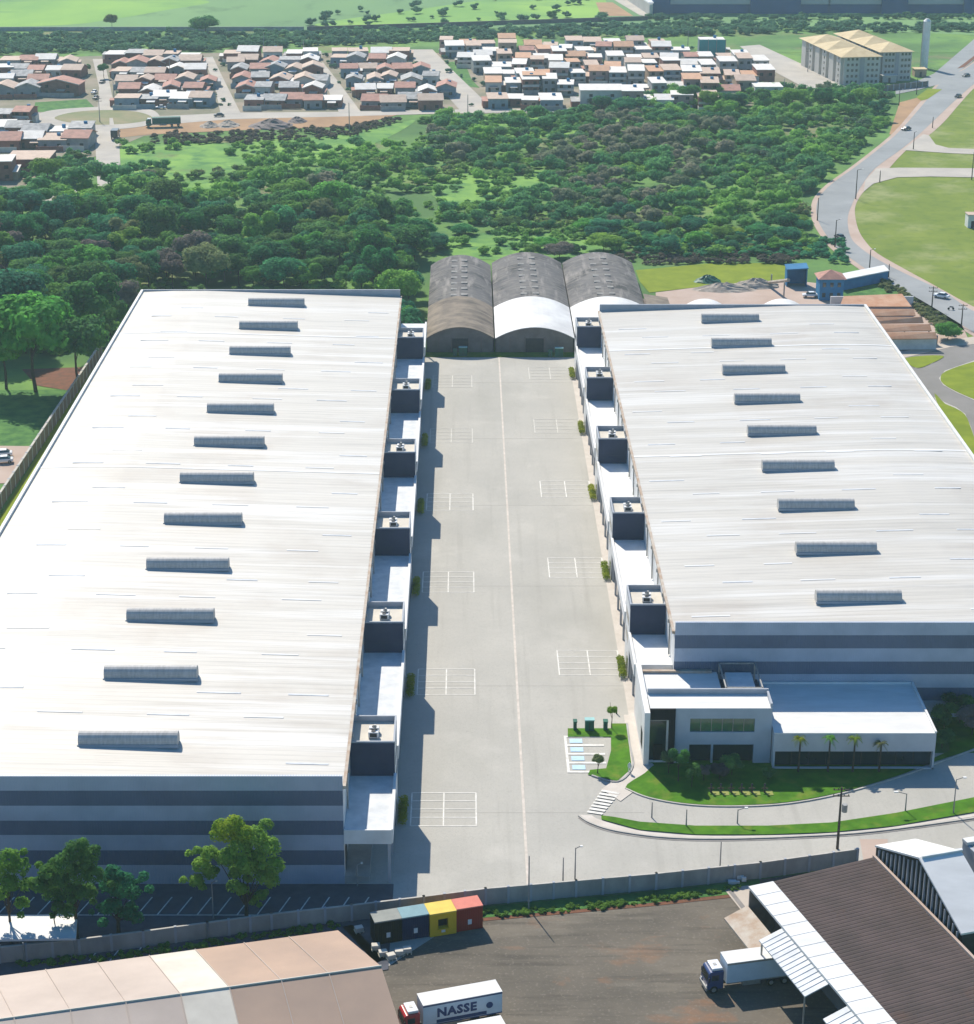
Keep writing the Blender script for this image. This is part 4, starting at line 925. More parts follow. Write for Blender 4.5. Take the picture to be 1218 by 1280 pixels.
pole('utility_pole','tall brown utility pole with crossarms and transformer beside the street wall','utility pole',1047,1062,984,.17,'post',cross=True,transformer=True)
G1 = 'slim lamp posts round the yard and street'
for px, b, tp, arm, lb in ((447,1109,1081,.5,'lamp post at the corner of the left warehouse car park'),(267,1150,1103,.5,'lamp post standing in the car park behind the wall beside the big tree'),
   (719,1100,1060,.6,'lamp post in the concrete yard near the boundary wall'),(704,1102,1072,0,'thin short post left of the lamp in the yard'),(661,1137,1070,0,'tall slim post rising from the lower yard wall'),
   (900,1092,1052,0,'thin post behind the wall below the street kerb'),(1132,1015,992,-1.2,'street lamp with long arm over the curved drive'),(1192,1018,974,.9,'street lamp at the right end of the drive grass'),
   (815,1023,1003,0,'thin post at the left end of the drive grass'),(922,1030,1012,.9,'lamp on the drive near the middle of the lawn'),(858,1034,1012,0,'thin post on the drive grass left of centre')):
    pole('lamp_post', lb, 'lamp post', px, b, tp, .09, 'conpost', arm, group=G1)
G2 = 'street poles along the main road'
for px, b, tp, arm, cr, lb in ((1070,249,212,1.3,False,'road pole inside the bend of the main road'),(1044,309,275,1.0,False,'road pole on the left pavement of the bend'),(1022,276,247,0,False,'road pole at the outermost point of the bend'),
   (1087,340,312,.9,False,'road pole just below the bend'),(1111,347,330,0,False,'short road pole by the blue wall end'),(1165,387,358,0,True,'road pole with crossarm beside the white car'),(1202,409,380,0,True,'road pole with crossarm nearest the right edge'),
   (1142,187,165,.8,False,'road pole at the first branch'),(1100,228,213,0,False,'road pole at the second branch'),(1166,160,146,0,False,'road pole on the right kerb near the top lawn'),(1124,132,112,.9,False,'road pole beside the roadside earth bank'),
   (1146,118,98,0,False,'road pole at the junction below the apartment blocks'),(1215,225,190,0,False,'thin road pole on the lawn at the right edge'),(1130,427,408,0,False,'pole before the orange-roofed sheds, left one'),(1161,422,405,0,False,'pole before the orange-roofed sheds, right one')):
    pole('street_pole', lb, 'street pole', px, b, tp, .16, 'post', arm, cross=cr, group=G2)
for i, (px, b, tp) in enumerate(((125,153,122),(143,130,100),(213,100,75),(437,165,128),(330,60,40),(585,140,118),(760,140,118),(980,122,98),(860,60,38),(1062,130,108),(1010,90,60),(380,70,50))):
    pole('utility_pole', 'thin utility pole in the housing area, %s from the left' % ['first','third','fourth','seventh','fifth','eighth','ninth','eleventh','tenth','thirteenth','twelfth','sixth'][i], 'utility pole', px, b, tp, .16, 'conpost', 0, cross=(i%2==0), group='utility poles among the houses')
# yard bits
for i, (px, py, lb, wd, hh) in enumerate(((569,445,'narrow dark green cabinet, left of the left pair at the far yard end',.7,1.7),(579,445,'wide dark green cabinet, right of the left pair at the far yard end',1.6,2.2),(688,446,'narrow dark green cabinet, left of the right pair at the far yard end',.8,1.6),(699,446,'wide dark green cabinet, right of the right pair at the far yard end',1.6,2.2),
    (719,913,'narrow dark green cabinet left of the wide one by the disabled bays',.4,1.5),(737,914,'wide dark green cabinet with pale lid by the disabled bays',1.1,1.9),(757,913,'narrow dark green cabinet right of the wide one by the disabled bays',.5,1.5))):
    p = P(px, py); t = thing('green_cabinet', lb, 'cabinet', (p.x, p.y, 0), 0, 'green cabinets in the yard')
    wd = wd*.62
    MB().box(p.x-wd, p.x+wd, p.y-.4, p.y+.5, .1, hh).build('body', M['cargreen'], t, bevel=.04)
    MB().box(p.x-wd-.06, p.x+wd+.06, p.y-.46, p.y+.56, hh+.01, hh+.16).build('lid', M['cyan'] if wd > .6 else M['cargreen'], t)
    MB().box(p.x-.05, p.x+.05, p.y-.44, p.y-.405, .3, hh-.2).build('door_handle', M['darksteel'], t)
for i, px in enumerate((889,901,914,927,940,956)):
    p = P(px, 992); t = thing('garden_bollard', 'low dark garden post with beige side plates, %s from the left in the lawn row' % ['first','second','third','fourth','fifth','sixth'][i], 'garden post', (p.x, p.y, 0), 0, 'row of garden posts on the lawn')
    MB().box(p.x-.12,p.x+.12,p.y-.12,p.y+.12,0,1.4).build('post', M['post'], t); MB().cyl(p.x,p.y,1.4,1.6,.22,.08,n=8).build('cap', M['darksteel'], t)
    MB().box(p.x+.16,p.x+1.15,p.y-.9,p.y+.5,.2,.26).build('gravel_plate', M['drygrass'], t); MB().box(p.x-.45,p.x+.45,p.y-.06,p.y+.06,.75,.9).build('crossbar', M['post'], t)
p = P(771,893); t = thing('street_bollard','small dark bollard where the entrance walk begins','bollard',(p.x,p.y,0)); MB().cyl(p.x,p.y,0,1.1,.13,.1).build('post',M['darksteel'],t); MB().cyl(p.x,p.y,1.1,1.25,.16,.05).build('cap',M['darksteel'],t)
p = P(751,1008); 
def make_person(px, py, shirt, lb):
    b = P(px, py, .17); t = thing('person', lb, 'person', b)
    me = bpy.data.meshes.new('body')
    V = [(0,0,.95),(0,0,1.2),(0,0,1.42),(0,0,1.55),(0,0,1.68),(.1,0,.9),(.13,-.08,.5),(.13,.02,.06),(.14,-.14,.03),(-.1,0,.9),(-.12,.1,.5),(-.12,.14,.06),(-.13,0,.03),(.2,0,1.4),(.25,-.03,1.13),(.24,-.12,.88),(-.2,0,1.4),(-.25,.03,1.13),(-.24,-.03,.88)]
    E = [(0,1),(1,2),(2,3),(3,4),(0,5),(5,6),(6,7),(7,8),(0,9),(9,10),(10,11),(11,12),(2,13),(13,14),(14,15),(2,16),(16,17),(17,18)]
    rad = [.15,.14,.15,.055,.105,.10,.065,.045,.04,.10,.065,.045,.04,.06,.045,.035,.06,.045,.035]
    me.from_pydata(V, E, []); me.materials.append(M[shirt]); o = bpy.data.objects.new('body', me); col.objects.link(o); o.parent = t
    sk = o.modifiers.new('skin','SKIN'); o.modifiers.new('sub','SUBSURF').levels = 1
    for v, r_ in zip(me.skin_vertices[0].data, rad): v.radius = (r_, r_)
    me.skin_vertices[0].data[0].use_root = True
    return t
make_person(787, 966, 'carwhite', 'person in a pale shirt walking on the entrance path')
# hedges at the foot of the towers
def leafquads(blobs, per, size, rng, flat=0.0, zmin=-.45, core=False):
    """leaf-sized faces spread over and inside a set of blobs: (x,y,z,r)"""
    out = []
    for (x, y, z, r) in blobs:
        n = max(6, int(per*(r**1.6)))
        u = rng.normal(size=(n,3)); u /= np.linalg.norm(u, axis=1)[:,None]; u[:,2] = np.where(u[:,2] < zmin, -u[:,2], u[:,2])
        c = np.array([x,y,z]) + u*r*rng.uniform(.62,1.08,size=(n,1))*np.array([1,1,.85])
        nn = u + rng.normal(size=(n,3))*.34 + np.array([0,0,.30]); nn /= np.linalg.norm(nn, axis=1)[:,None]
        a = np.cross(nn, rng.normal(size=(n,3))); a /= np.linalg.norm(a, axis=1)[:,None]; b = np.cross(nn, a)
        s = size*rng.uniform(.55,1.35,size=(n,1)); a = a*s; b = b*s*rng.uniform(.55,.9,size=(n,1))
        out.append(np.stack([c-a, c-b, c+a, c+b], axis=1))
        if core:
            U = np.linspace(0, 2*math.pi, 9); V_ = np.linspace(-1.2, 1.5, 6); rr_ = r*.74
            for i in range(8):
                for j in range(5):
                    f = lambda u_, v_: (x+rr_*math.cos(v_)*math.cos(u_), y+rr_*math.cos(v_)*math.sin(u_), z+rr_*.85*math.sin(v_))
                    out.append(np.array([[f(U[i],V_[j]), f(U[i+1],V_[j]), f(U[i+1],V_[j+1]), f(U[i],V_[j+1])]]))
    return np.concatenate(out)
def quadmesh(name, q, m, parent=None, link=True):
    n = len(q); me = bpy.data.meshes.new(name); me.vertices.add(n*4); me.loops.add(n*4); me.polygons.add(n)
    me.vertices.foreach_set('co', q.reshape(-1).astype(np.float32)); me.loops.foreach_set('vertex_index', np.arange(n*4, dtype=np.int32))
    me.polygons.foreach_set('loop_start', np.arange(0, n*4, 4, dtype=np.int32)); me.polygons.foreach_set('loop_total', np.full(n, 4, dtype=np.int32))
    me.update(calc_edges=True); me.materials.append(m)
    o = bpy.data.objects.new(name, me)
    if link: col.objects.link(o)
    if parent is not None: o.parent = parent
    return o
for side, ty, x in (('left', TYL, -8.7), ('right', TYR, 25.2)):
    for k, y in enumerate(ty[:6]):
        bl = [(0, dy, .55, .7) for dy in np.arange(-3.2, 3.3, .8)]
        o = quadmesh('hedge', leafquads(bl, 260, .13, RNG, zmin=-.2), LEAF['hedge']); o.location = (x, y+3.2, .1)
        tag(o, 'clipped yellow-green hedge at the %s stair tower of the %s warehouse' % (ORD[k], side), 'hedge', 'hedges at the stair towers')

# ================================================================== TREES
def crown_blobs(rng, n=14, sx=1.0, sz=.7, lift=0.0, r0=.34, r1=.55):
    bl = []
    for i in range(n):
        a = rng.uniform(0, 2*math.pi); d = math.sqrt(rng.uniform(0, 1))*.72; z = rng.uniform(-.35, .62)*sz
        d *= math.sqrt(max(.1, 1-(z/sz)**2))
        bl.append((d*math.cos(a)*sx, d*math.sin(a)*sx, z+lift, rng.uniform(r0, r1)))
    return bl
def trunk_mb(h, r, rng, limbs=4, spread=.5, top=None):
    mb = MB(); top = top or h; x = y = 0; z = 0; pr = r
    for k in range(3):
        nx_, ny_ = x+rng.uniform(-.06,.06)*h, y+rng.uniform(-.06,.06)*h; nz = z+h/3
        mb.tube((x,y,z),(nx_,ny_,nz+.05),pr,pr*.78,n=7); x, y, z, pr = nx_, ny_, nz, pr*.78
        if k >= 1:
            for j in range(limbs//2):
                a = rng.uniform(0, 2*math.pi); mb.tube((x,y,z-.1),(x+spread*h*math.cos(a),y+spread*h*math.sin(a),z+h*rng.uniform(.25,.5)),pr*.6,pr*.2,n=5)
    return mb
CROWNS = []; TRUNKS = []
for v in range(8):
    n = [16, 12, 20, 9, 14, 18, 11, 15][v]; sz = [.62,.8,.55,.95,.7,.6,.85,.7][v]
    CROWNS.append(leafquads(crown_blobs(RNG, n, 1, sz, 0, .28 if v % 2 else .34, .46 if v % 2 else .56), 1150, .062, RNG, zmin=-.5, core=True))
    TRUNKS.append(trunk_mb(1.0, .07, RNG, 4, .35))
KM = ['deep','teal','mid','lime','olive','plum']; crown_mesh = {}; trunk_mesh = []
for v in range(8):
    for k in KM:
        o = quadmesh('crown', CROWNS[v], LEAF[k], link=False); crown_mesh[(v,k)] = o.data; bpy.data.objects.remove(o)
    o = TRUNKS[v].build('trunk', M['bark']); trunk_mesh.append(o.data); bpy.data.objects.remove(o)
def tree(x, y, rad, h, v, k, label, group=None, cat='tree', name='broadleaf_tree', z=0):
    t = thing(name, label, cat, (x, y, z), 0, group)
    c = bpy.data.objects.new('crown', crown_mesh[(v,k)]); col.objects.link(c); c.parent = t
    c.location = (0,0,h-rad*.62); c.scale = (rad, rad*RNG.uniform(.85,1.15), min(rad*.95, h*.48)); c.rotation_euler = (0,0,RNG.uniform(0,6.28))
    b = bpy.data.objects.new('trunk', trunk_mesh[v]); col.objects.link(b); b.parent = t; th = max(h-rad*.75, h*.4); b.scale = (max(1.2,h*.30),max(1.2,h*.30),th); b.rotation_euler = (0,0,RNG.uniform(0,6.28))
    return t
def inpoly(x, y, poly):
    c = False; n = len(poly); j = n-1
    for i in range(n):
        xi, yi = poly[i]; xj, yj = poly[j]
        if (yi > y) != (yj > y) and x < (xj-xi)*(y-yi)/(yj-yi)+xi: c = not c
        j = i
    return c
from mathutils import noise as mnoise
DENSE = [(-60,268),(60,256),(150,232),(230,262),(330,250),(440,262),(520,290),(556,330),(548,372),(532,402),(532,455),(500,455),(500,370),(180,366),(104,478),(60,470),(-60,470)]
RIGHT = [(560,150),(690,150),(760,132),(860,112),(1000,116),(1080,112),(1105,125),(1108,160),(1060,202),(1018,240),(1012,290),(980,322),(880,312),(800,322),(760,300),(690,280),(560,240)]
MIDP = [(150,205),(240,212),(420,176),(560,150),(600,240),(770,300),(740,330),(560,345),(540,318),(440,262),(330,250),(230,262),(150,240)]
CLEAR = [[(540,298),(640,288),(740,296),(750,330),(640,332),(550,322)],[(560,222),(660,212),(720,225),(640,250),(560,255)],[(150,170),(300,168),(430,160),(540,146),(440,192),(300,212),(200,222),(150,210)],
         [(790,324),(1010,318),(1030,345),(1010,380),(800,400)],[(526,318),(830,318),(850,470),(526,470)],[(150,238),(250,228),(320,232),(240,250),(170,258)]]
FOOT = [[(175,358),(505,358),(505,640),(0,660)],[(748,375),(1085,375),(1218,560),(845,780)]]
ROADX = [(1260,60),(1200,80),(1150,120),(1110,160),(1088,184),(1056,208),(1028,228),(1010,250),(1010,276),(1024,300),(1040,318),(1090,350),(1260,440)]
cand = []
tries = 0
while tries < 15000:
    tries += 1
    y = RNG.uniform(478, 900); x = RNG.uniform(-230, 200)
    px, py = PX(x, y)
    if px < -45 or px > 1130: continue
    inD = inpoly(px, py, DENSE); inR = inpoly(px, py, RIGHT); inM = inpoly(px, py, MIDP)
    if not (inD or inR or inM): continue
    if any(inpoly(px, py, c) for c in CLEAR) and RNG.random() < .93: continue
    if inpoly(px+9, py, ROADX) or (px < 540 and py < 184): continue
    if -100 < x < -10 and y < 487: continue
    if inD and px > 520 and py > 340 and x > -13: continue
    if x > -15 and y < 575 and x < 60: continue
    nz = mnoise.noise(Vector((x*.02, y*.012, 3.3)))
    if inR and RNG.random() > (.60+nz*.9): continue
    if inM and not inD and RNG.random() > (.16+nz*.9): continue
    rad = RNG.uniform(3.4, 6.8) if inD else (RNG.uniform(2.4, 5.4) if inR else RNG.uniform(2.0, 5.2))
    sp = .95 if inD else (1.15 if inR else 1.4)
    if any((x-a[0])**2+(y-a[1])**2 < (sp*(rad+a[2])*.62)**2 for a in cand[-1400:]): continue
    h = rad*(RNG.uniform(1.5,2.0) if inD else RNG.uniform(.95,1.35))
    cand.append((x, y, rad, h, inD, inR, px, py))
cand.sort(key=lambda a: a[1]-a[2]*10)
NIND = 262
zn = lambda x, y, inD, inR, px: ('in the dense wood behind the left warehouse' if (inD and px > 200) else 'in the wood left of the left warehouse' if inD else 'in the thicket right of centre below the houses' if inR else 'in the open scrub behind the arched sheds')
desc = {'deep':'dark green bushy tree','teal':'blue-green rounded tree','mid':'mid green leafy tree','lime':'light yellow-green tree','olive':'dull olive tree','plum':'dry purplish-brown tree'}
far = []
for i, (x, y, rad, h, inD, inR, px, py) in enumerate(cand):
    nz = mnoise.noise(Vector((x*.012+5, y*.012, 1.1))); r_ = RNG.random()
    k = ('deep' if r_ < .40 else 'teal' if r_ < .68 else 'mid' if r_ < .86 else 'olive' if r_ < .93 else 'plum' if nz > 0 else 'mid') if inD else ('teal' if r_ < .38 else 'mid' if r_ < .66 else 'deep' if r_ < .80 else 'plum' if (nz > .12) else 'lime' if r_ > .93 else 'olive')
    if i < NIND:
        z_ = zn(x, y, inD, inR, px); tree(x, y, rad, h, int(RNG.integers(8)), k, desc[k]+' '+z_, desc[k]+'s '+z_)
    else: far.append((x, y, rad, h))
def cloud(name, items, m, label, cat, leaf, per, fl=.8, kind='stuff'):
    qs = []
    tmpl = [leafquads(crown_blobs(RNG, 6, 1, .6, 0, .38, .58), per, leaf, RNG, zmin=-.3, core=True) for _ in range(6)]
    for (x, y, rad, h) in items:
        q = tmpl[int(RNG.integers(6))].copy(); a = RNG.uniform(0, 6.28); c, s = math.cos(a), math.sin(a)
        X = q[...,0]*c - q[...,1]*s; Y = q[...,0]*s + q[...,1]*c; zz = q[...,2]
        q = np.stack([X*rad+x, Y*rad+y, np.maximum(zz*rad*fl + h-rad*.6, .05)], axis=-1); qs.append(q)
    o = quadmesh(name, np.concatenate(qs), m); tag(o, label, cat, kind=kind); return o
FA = [[], [], []]
for q in far:
    v_ = mnoise.noise(Vector((q[0]*.03+9, q[1]*.017, 4.4))) + RNG.uniform(-.2,.2)
    FA[2 if v_ < -.38 else 1 if v_ > .04 else 0].append(q)
cloud('far_wood', FA[0], LEAF['wood'], 'dense green wood filling the land between the sheds and the houses', 'wood', .095, 330)
cloud('light_thicket', FA[1], LEAF['lightwood'], 'paler yellow-green thickets in the wood below the houses', 'thicket', .095, 330)
cloud('dry_thicket', FA[2], LEAF['drywood'], 'dry purplish-brown thickets in the wood below the houses', 'thicket', .095, 330)
# undergrowth
bush = []
for _ in range(9000):
    y = RNG.uniform(478, 880); x = RNG.uniform(-240, 200); px, py = PX(x, y)
    if px < -40 or px > 1125 or py < 142: continue
    if not (inpoly(px, py, DENSE) or inpoly(px, py, RIGHT) or inpoly(px, py, MIDP) or inpoly(px, py, [(150,160),(540,146),(1000,130),(1100,120),(1010,330),(540,340),(150,260)])): continue
    if any(inpoly(px, py, c) for c in CLEAR[3:5]) or inpoly(px+5, py, ROADX) or (px < 520 and py < 180): continue
    if any(inpoly(px, py, c) for c in CLEAR) and RNG.random() < .45: continue
    if x > -15 and y < 562 and x < 60: continue
    if -100 < x < -10 and y < 487: continue
    if mnoise.noise(Vector((x*.03, y*.03, 7.7))) < -.22: continue
    r_ = RNG.uniform(.9, 3.0); bush.append((x, y, r_, r_*1.05))
cloud('undergrowth', bush, LEAF['scrub'], 'low bushes and tall grass between the trees of the scrubland', 'undergrowth', .13, 110)
# strip of dry reeds, weeds beside walls and roads
def band(poly, n, r0, r1, seed):
    rng = np.random.default_rng(seed); out = []; xs = [p[0] for p in poly]; ys = [p[1] for p in poly]
    while len(out) < n:
        px, py = rng.uniform(min(xs), max(xs)), rng.uniform(min(ys), max(ys))
        if inpoly(px, py, poly):
            p = P(px, py); r_ = rng.uniform(r0, r1); out.append((p.x, p.y, r_, r_*1.1))
    return out
cloud('dry_scrub', band([(188,168),(300,166),(440,158),(500,146),(500,152),(440,172),(300,182),(190,180)], 230, 1.0, 1.9, 5), LEAF['reed'], 'strip of dry brown scrub below the orange earth', 'scrub', .12, 120)
cloud('dry_reeds', band([(760,321),(985,316),(1010,320),(985,330),(760,331)], 130, .8, 1.6, 6), LEAF['reed'], 'line of dry reeds behind the mown strip', 'reeds', .12, 120)
cloud('reed_bed', band([(780,305),(960,300),(1060,300),(1060,330),(985,322),(760,322)], 260, .8, 1.8, 9), LEAF['teal'], 'blue-green reed bed above the mown strip', 'reeds', .12, 120)
cloud('roadside_weeds', band([(1095,342),(1112,352),(1145,378),(1180,398),(1200,420),(1185,424),(1140,386),(1105,362)], 90, .7, 1.5, 8), LEAF['olive'], 'scruffy weeds on the bank along the main road', 'weeds', .12, 120)
cloud('wall_weeds', band([(520,1152),(607,1141),(720,1133),(820,1122),(925,1109),(925,1115),(820,1130),(720,1141),(607,1149),(520,1162)], 170, .25, .6, 10), LEAF['mid'], 'green weeds along the foot of the concrete wall by the lower yard', 'weeds', .14, 90)
cloud('wall_weeds', band([(20,1212),(120,1203),(260,1185),(425,1163),(425,1156),(260,1177),(120,1196),(20,1205)], 120, .3, .7, 11), LEAF['mid'], 'green weeds between the concrete wall and the tan shed', 'weeds', .14, 90)
cloud('brush', band([(-60,70),(262,64),(520,53),(930,44),(1000,42),(1300,40),(1300,34),(930,30),(600,36),(380,43),(-60,44)], 1250, 1.6, 3.8, 12), LEAF['farwood'], 'band of dark brush and low trees behind the housing', 'brush', .12, 90)
cloud('far_brush', band([(810,27),(1300,27),(1300,21),(810,22)], 120, 1.6, 3.2, 13), LEAF['farwood'], 'dark tree line in front of the distant blue factory', 'trees', .12, 100)
cloud('field_scrub', band([(380,34),(760,30),(740,0),(560,0),(400,20)], 45, 1.5, 4.5, 14), LEAF['farwood'], 'scattered bushes on the bright green slope', 'bushes', .12, 90)
cloud('town_greenery', band([(140,75),(930,56),(980,125),(700,137),(300,135),(150,130)], 170, .8, 2.2, 15), LEAF['farwood'], 'small garden bushes between the houses', 'bushes', .14, 90)
cloud('town_greenery', band([(30,200),(118,190),(112,232),(60,238),(20,230)], 60, 1.2, 3.0, 16), LEAF['wood'], 'green bushes by the gravel track, lower left of the housing', 'bushes', .14, 100)
# distinct trees
def ptree(px, py, wpx, pyt, v, k, label, group=None, name='broadleaf_tree'):
    p = P(px, py); h = ZT(px, py, pyt); s_ = (F/(p - cam.location).length); tree(p.x, p.y, wpx/2/s_, h, v, k, label, group, name=name)
ptree(257,42,40,16,2,'deep','lone wide dark tree in the far field beyond the housing')
ptree(140,35,18,18,4,'olive','small lone tree in the far field left of the wide one')
ptree(690,24,16,12,1,'deep','small tree on the bright green slope')
ptree(130,98,14,80,2,'deep','dark tree beside the leftmost side street'); ptree(110,92,12,80,5,'deep','small dark tree at the upper end of the leftmost side street')
ptree(60,230,40,196,0,'mid','green tree among the lower left houses'); ptree(96,200,26,186,1,'deep','dark tree between two houses lower left')
ptree(752,140,26,118,2,'teal','round tree before the long white-roofed house'); ptree(782,140,30,120,0,'teal','broad tree beside the long white-roofed house')
for i, (px, py) in enumerate(((1030,135),(1055,140),(1080,135),(1098,150),(860,132),(885,138),(920,142),(950,136),(990,135))):
    ptree(px, py, 30, py-26, i % 8, ['teal','deep','mid'][i%3], 'green tree at the upper edge of the thicket, %s' % ['below the apartments, leftmost','below the apartments, second','below the apartments, third','at the road end','before the orange-walled house','just right of the orange-walled house','near the middle of the town edge','by the low white house','right of the low white house'][i], 'trees at the town edge')
# big pale trees left of the warehouse
for px, py, wp, tp, v, k, lb in ((45,490,120,370,5,'mid','large spreading light green tree at the left edge'),(8,486,90,395,2,'mid','tall green tree cut by the left edge'),(98,484,80,398,0,'deep','dark tree right of the large spreading one'),(20,440,90,345,4,'teal','dark tree behind the spreading tree at the left edge'),(120,440,80,350,1,'deep','dark tree beside the rear corner of the left warehouse')):
    ptree(px, py, wp, tp, v, k, lb)
ptree(1185,425,34,402,0,'mid','green bush-like tree at the corner of the orange-roofed sheds')
# foreground trees with their own crowns
def bigtree(px, py, blobs, m, label, trunkr=.28, leaf=.17, per=420, h=None, extra=None):
    b = P(px, py); t = thing('broadleaf_tree', label, 'tree', (b.x, b.y, 0))
    BL = [(bx-b.x, by-b.y, bz, r_) for (bx, by, bz, r_) in blobs]
    BL += [(q[0]+RNG.normal()*q[3]*.8, q[1]+RNG.normal()*q[3]*.8, q[2]+RNG.normal()*q[3]*.7, q[3]*RNG.uniform(.3,.6)) for q in BL for _ in range(3)]
    c = quadmesh('crown', leafquads(BL, per, leaf, RNG, zmin=-.6), LEAF[m], t)
    if extra:
        EB = [(bx-b.x, by-b.y, bz, r_) for (bx, by, bz, r_) in extra[0]]; quadmesh('young_foliage', leafquads(EB, per, leaf, RNG, zmin=-.6), LEAF[extra[1]], t)
    mb = MB(); zc = min(q[2] for q in BL)+.5; mb.tube((b.x,b.y,0),(b.x+.1,b.y,zc*.6),trunkr,trunkr*.8); mb.tube((b.x+.1,b.y,zc*.6-.05),(b.x,b.y+.1,zc+1.5),trunkr*.8,trunkr*.5)
    for q in BL[:9]: mb.tube((b.x,b.y,zc*.7),(b.x+q[0]*.85,b.y+q[1]*.85,q[2]),trunkr*.38,trunkr*.12,n=6)
    mb.build('trunk', M['bark'], t)
def bl(px, py, r_, yw): 
    """blob seen at a pixel, standing at distance yw"""
    v = py-640; k = yw/(F*ct - v*st); return ((px-582)*k, yw+RNG.uniform(-1,1), CAM_H-k*(F*st+v*ct), r_)
yb_ = P(308,1150).y
bigtree(308,1150,[bl(x,y,r_,yb_) for x,y,r_ in ((300,1062,1.7),(318,1050,1.6),(335,1062,1.6),(344,1080,1.3),(285,1070,1.4),(312,1082,1.6),(330,1092,1.4),(296,1090,1.2),(262,1066,1.1),(252,1082,1.2),(246,1098,1.0),(262,1094,1.0),(340,1105,1.0),(326,1118,.8),(302,1110,.9),(316,1128,.7))],'mid','tall leafy tree with yellow-green top standing before the left warehouse front',extra=([bl(x,y,r_,yb_) for x,y,r_ in ((278,1030,1.2),(292,1034,1.3),(272,1044,1.0),(305,1040,1.1),(286,1050,1.1))],'yellow'))
yb_ = P(96,1178).y
bigtree(96,1176,[bl(x,y,r_,yb_) for x,y,r_ in ((95,1060,1.5),(110,1070,1.5),(82,1075,1.5),(100,1090,1.6),(118,1090,1.3),(75,1095,1.4),(60,1090,1.2),(50,1105,1.2),(92,1112,1.4),(65,1120,1.3),(110,1115,1.2),(85,1135,1.1))],'deep','tall dark tree, middle of the three trees left of the car park')
yb_ = P(148,1170).y
bigtree(148,1168,[bl(x,y,r_,yb_) for x,y,r_ in ((142,1092,1.2),(158,1098,1.2),(135,1108,1.2),(150,1115,1.4),(165,1118,1.1),(140,1130,1.2),(160,1138,1.1),(172,1145,.9),(130,1140,.9))],'teal','shorter dark green tree, right of the three left of the car park')
yb_ = P(14,1182).y
bigtree(14,1180,[bl(x,y,r_,yb_) for x,y,r_ in ((10,1075,1.3),(25,1085,1.2),(-5,1090,1.4),(12,1102,1.3),(32,1108,1.0),(0,1118,1.1),(28,1128,.9))],'mid','pale green tree cut by the left edge above the carport',trunkr=.2)
# young trees on the carport side
for px, lb in ((70,'thin sapling in front of the white carport'),):
    ptree(px,1182,14,1140,1,'deep',lb)
# palms in front of the showroom
def palm(px, pyb, pyt, k, lb, R_=1.3):
    b = P(px, pyb); h = ZT(px, pyb, pyt); t = thing('palm_tree', lb, 'palm', (b.x, b.y, 0), 0, 'palms in front of the showroom')
    MB().tube((b.x,b.y,0),(b.x+.05,b.y,h-.3),.17,.11,n=8).build('trunk', M['bark'], t)
    qs = []
    for i in range(22):
        a = RNG.uniform(0,6.28); el = RNG.uniform(-.2,1.1); L_f = R_*RNG.uniform(.75,1.1)
        for j in range(10):
            s = (j+.5)/10; d = L_f*s; z = h-.3 + math.sin(el)*d - .9*s*s*L_f*.8; x, y = math.cos(a)*math.cos(el)*d, math.sin(a)*math.cos(el)*d
            for sd in (-1,1):
                w_ = .34*(1-s*.6); o1 = np.array([x, y, z]); o2 = o1 + np.array([-math.sin(a)*sd*w_+math.cos(a)*.12, math.cos(a)*sd*w_+math.sin(a)*.12, -.12]); e = np.array([math.cos(a)*.10, math.sin(a)*.10, -.02])
                qs.append(np.stack([o1, o1+e, o2+e*.3, o2]))
    quadmesh('fronds', np.array(qs), LEAF[k], t)
for px, k, lb in ((998,'yellow','yellowish palm, leftmost of the four before the showroom'),(1035,'mid','green palm, second from the left of the four before the showroom'),(1066,'lime','bright green palm, third from the left before the showroom'),(1099,'olive','thin dull palm, rightmost of the four before the showroom')):
    palm(px, 966, 920 if px < 1090 else 926, k, lb)
for px, py, wp, tp, k, lb in ((848,978,32,938,'deep','dark round garden tree by the office entrance'),(836,968,22,940,'olive','feathery grey-green shrub against the entrance portal'),(865,985,28,956,'deep','dark shrub on the lawn right of the entrance tree'),(915,970,30,944,'deep','dark shrub below the green strip window'),
    (900,975,26,955,'plum','purple shrub in the bed before the office'),(880,977,24,958,'plum','purplish shrub left of the other purple one'),(960,975,26,960,'deep','low dark shrub at the office right corner'),
    (1180,915,50,880,'deep','dark tree in the shade right of the showroom, nearest'),(1200,905,50,868,'deep','dark tree in the shade at the right edge beside the showroom'),(1215,920,40,885,'plum','dull tree at the right edge beside the drive'),(1178,935,30,912,'deep','low dark shrub at the showroom corner'),
    (747,968,16,945,'olive','small tree by the disabled bays'),(765,912,14,884,'lime','thin leafy sapling at the top of the garden strip')):
    ptree(px, py, wp, tp, int(RNG.integers(8)), k, lb, name='garden_tree')

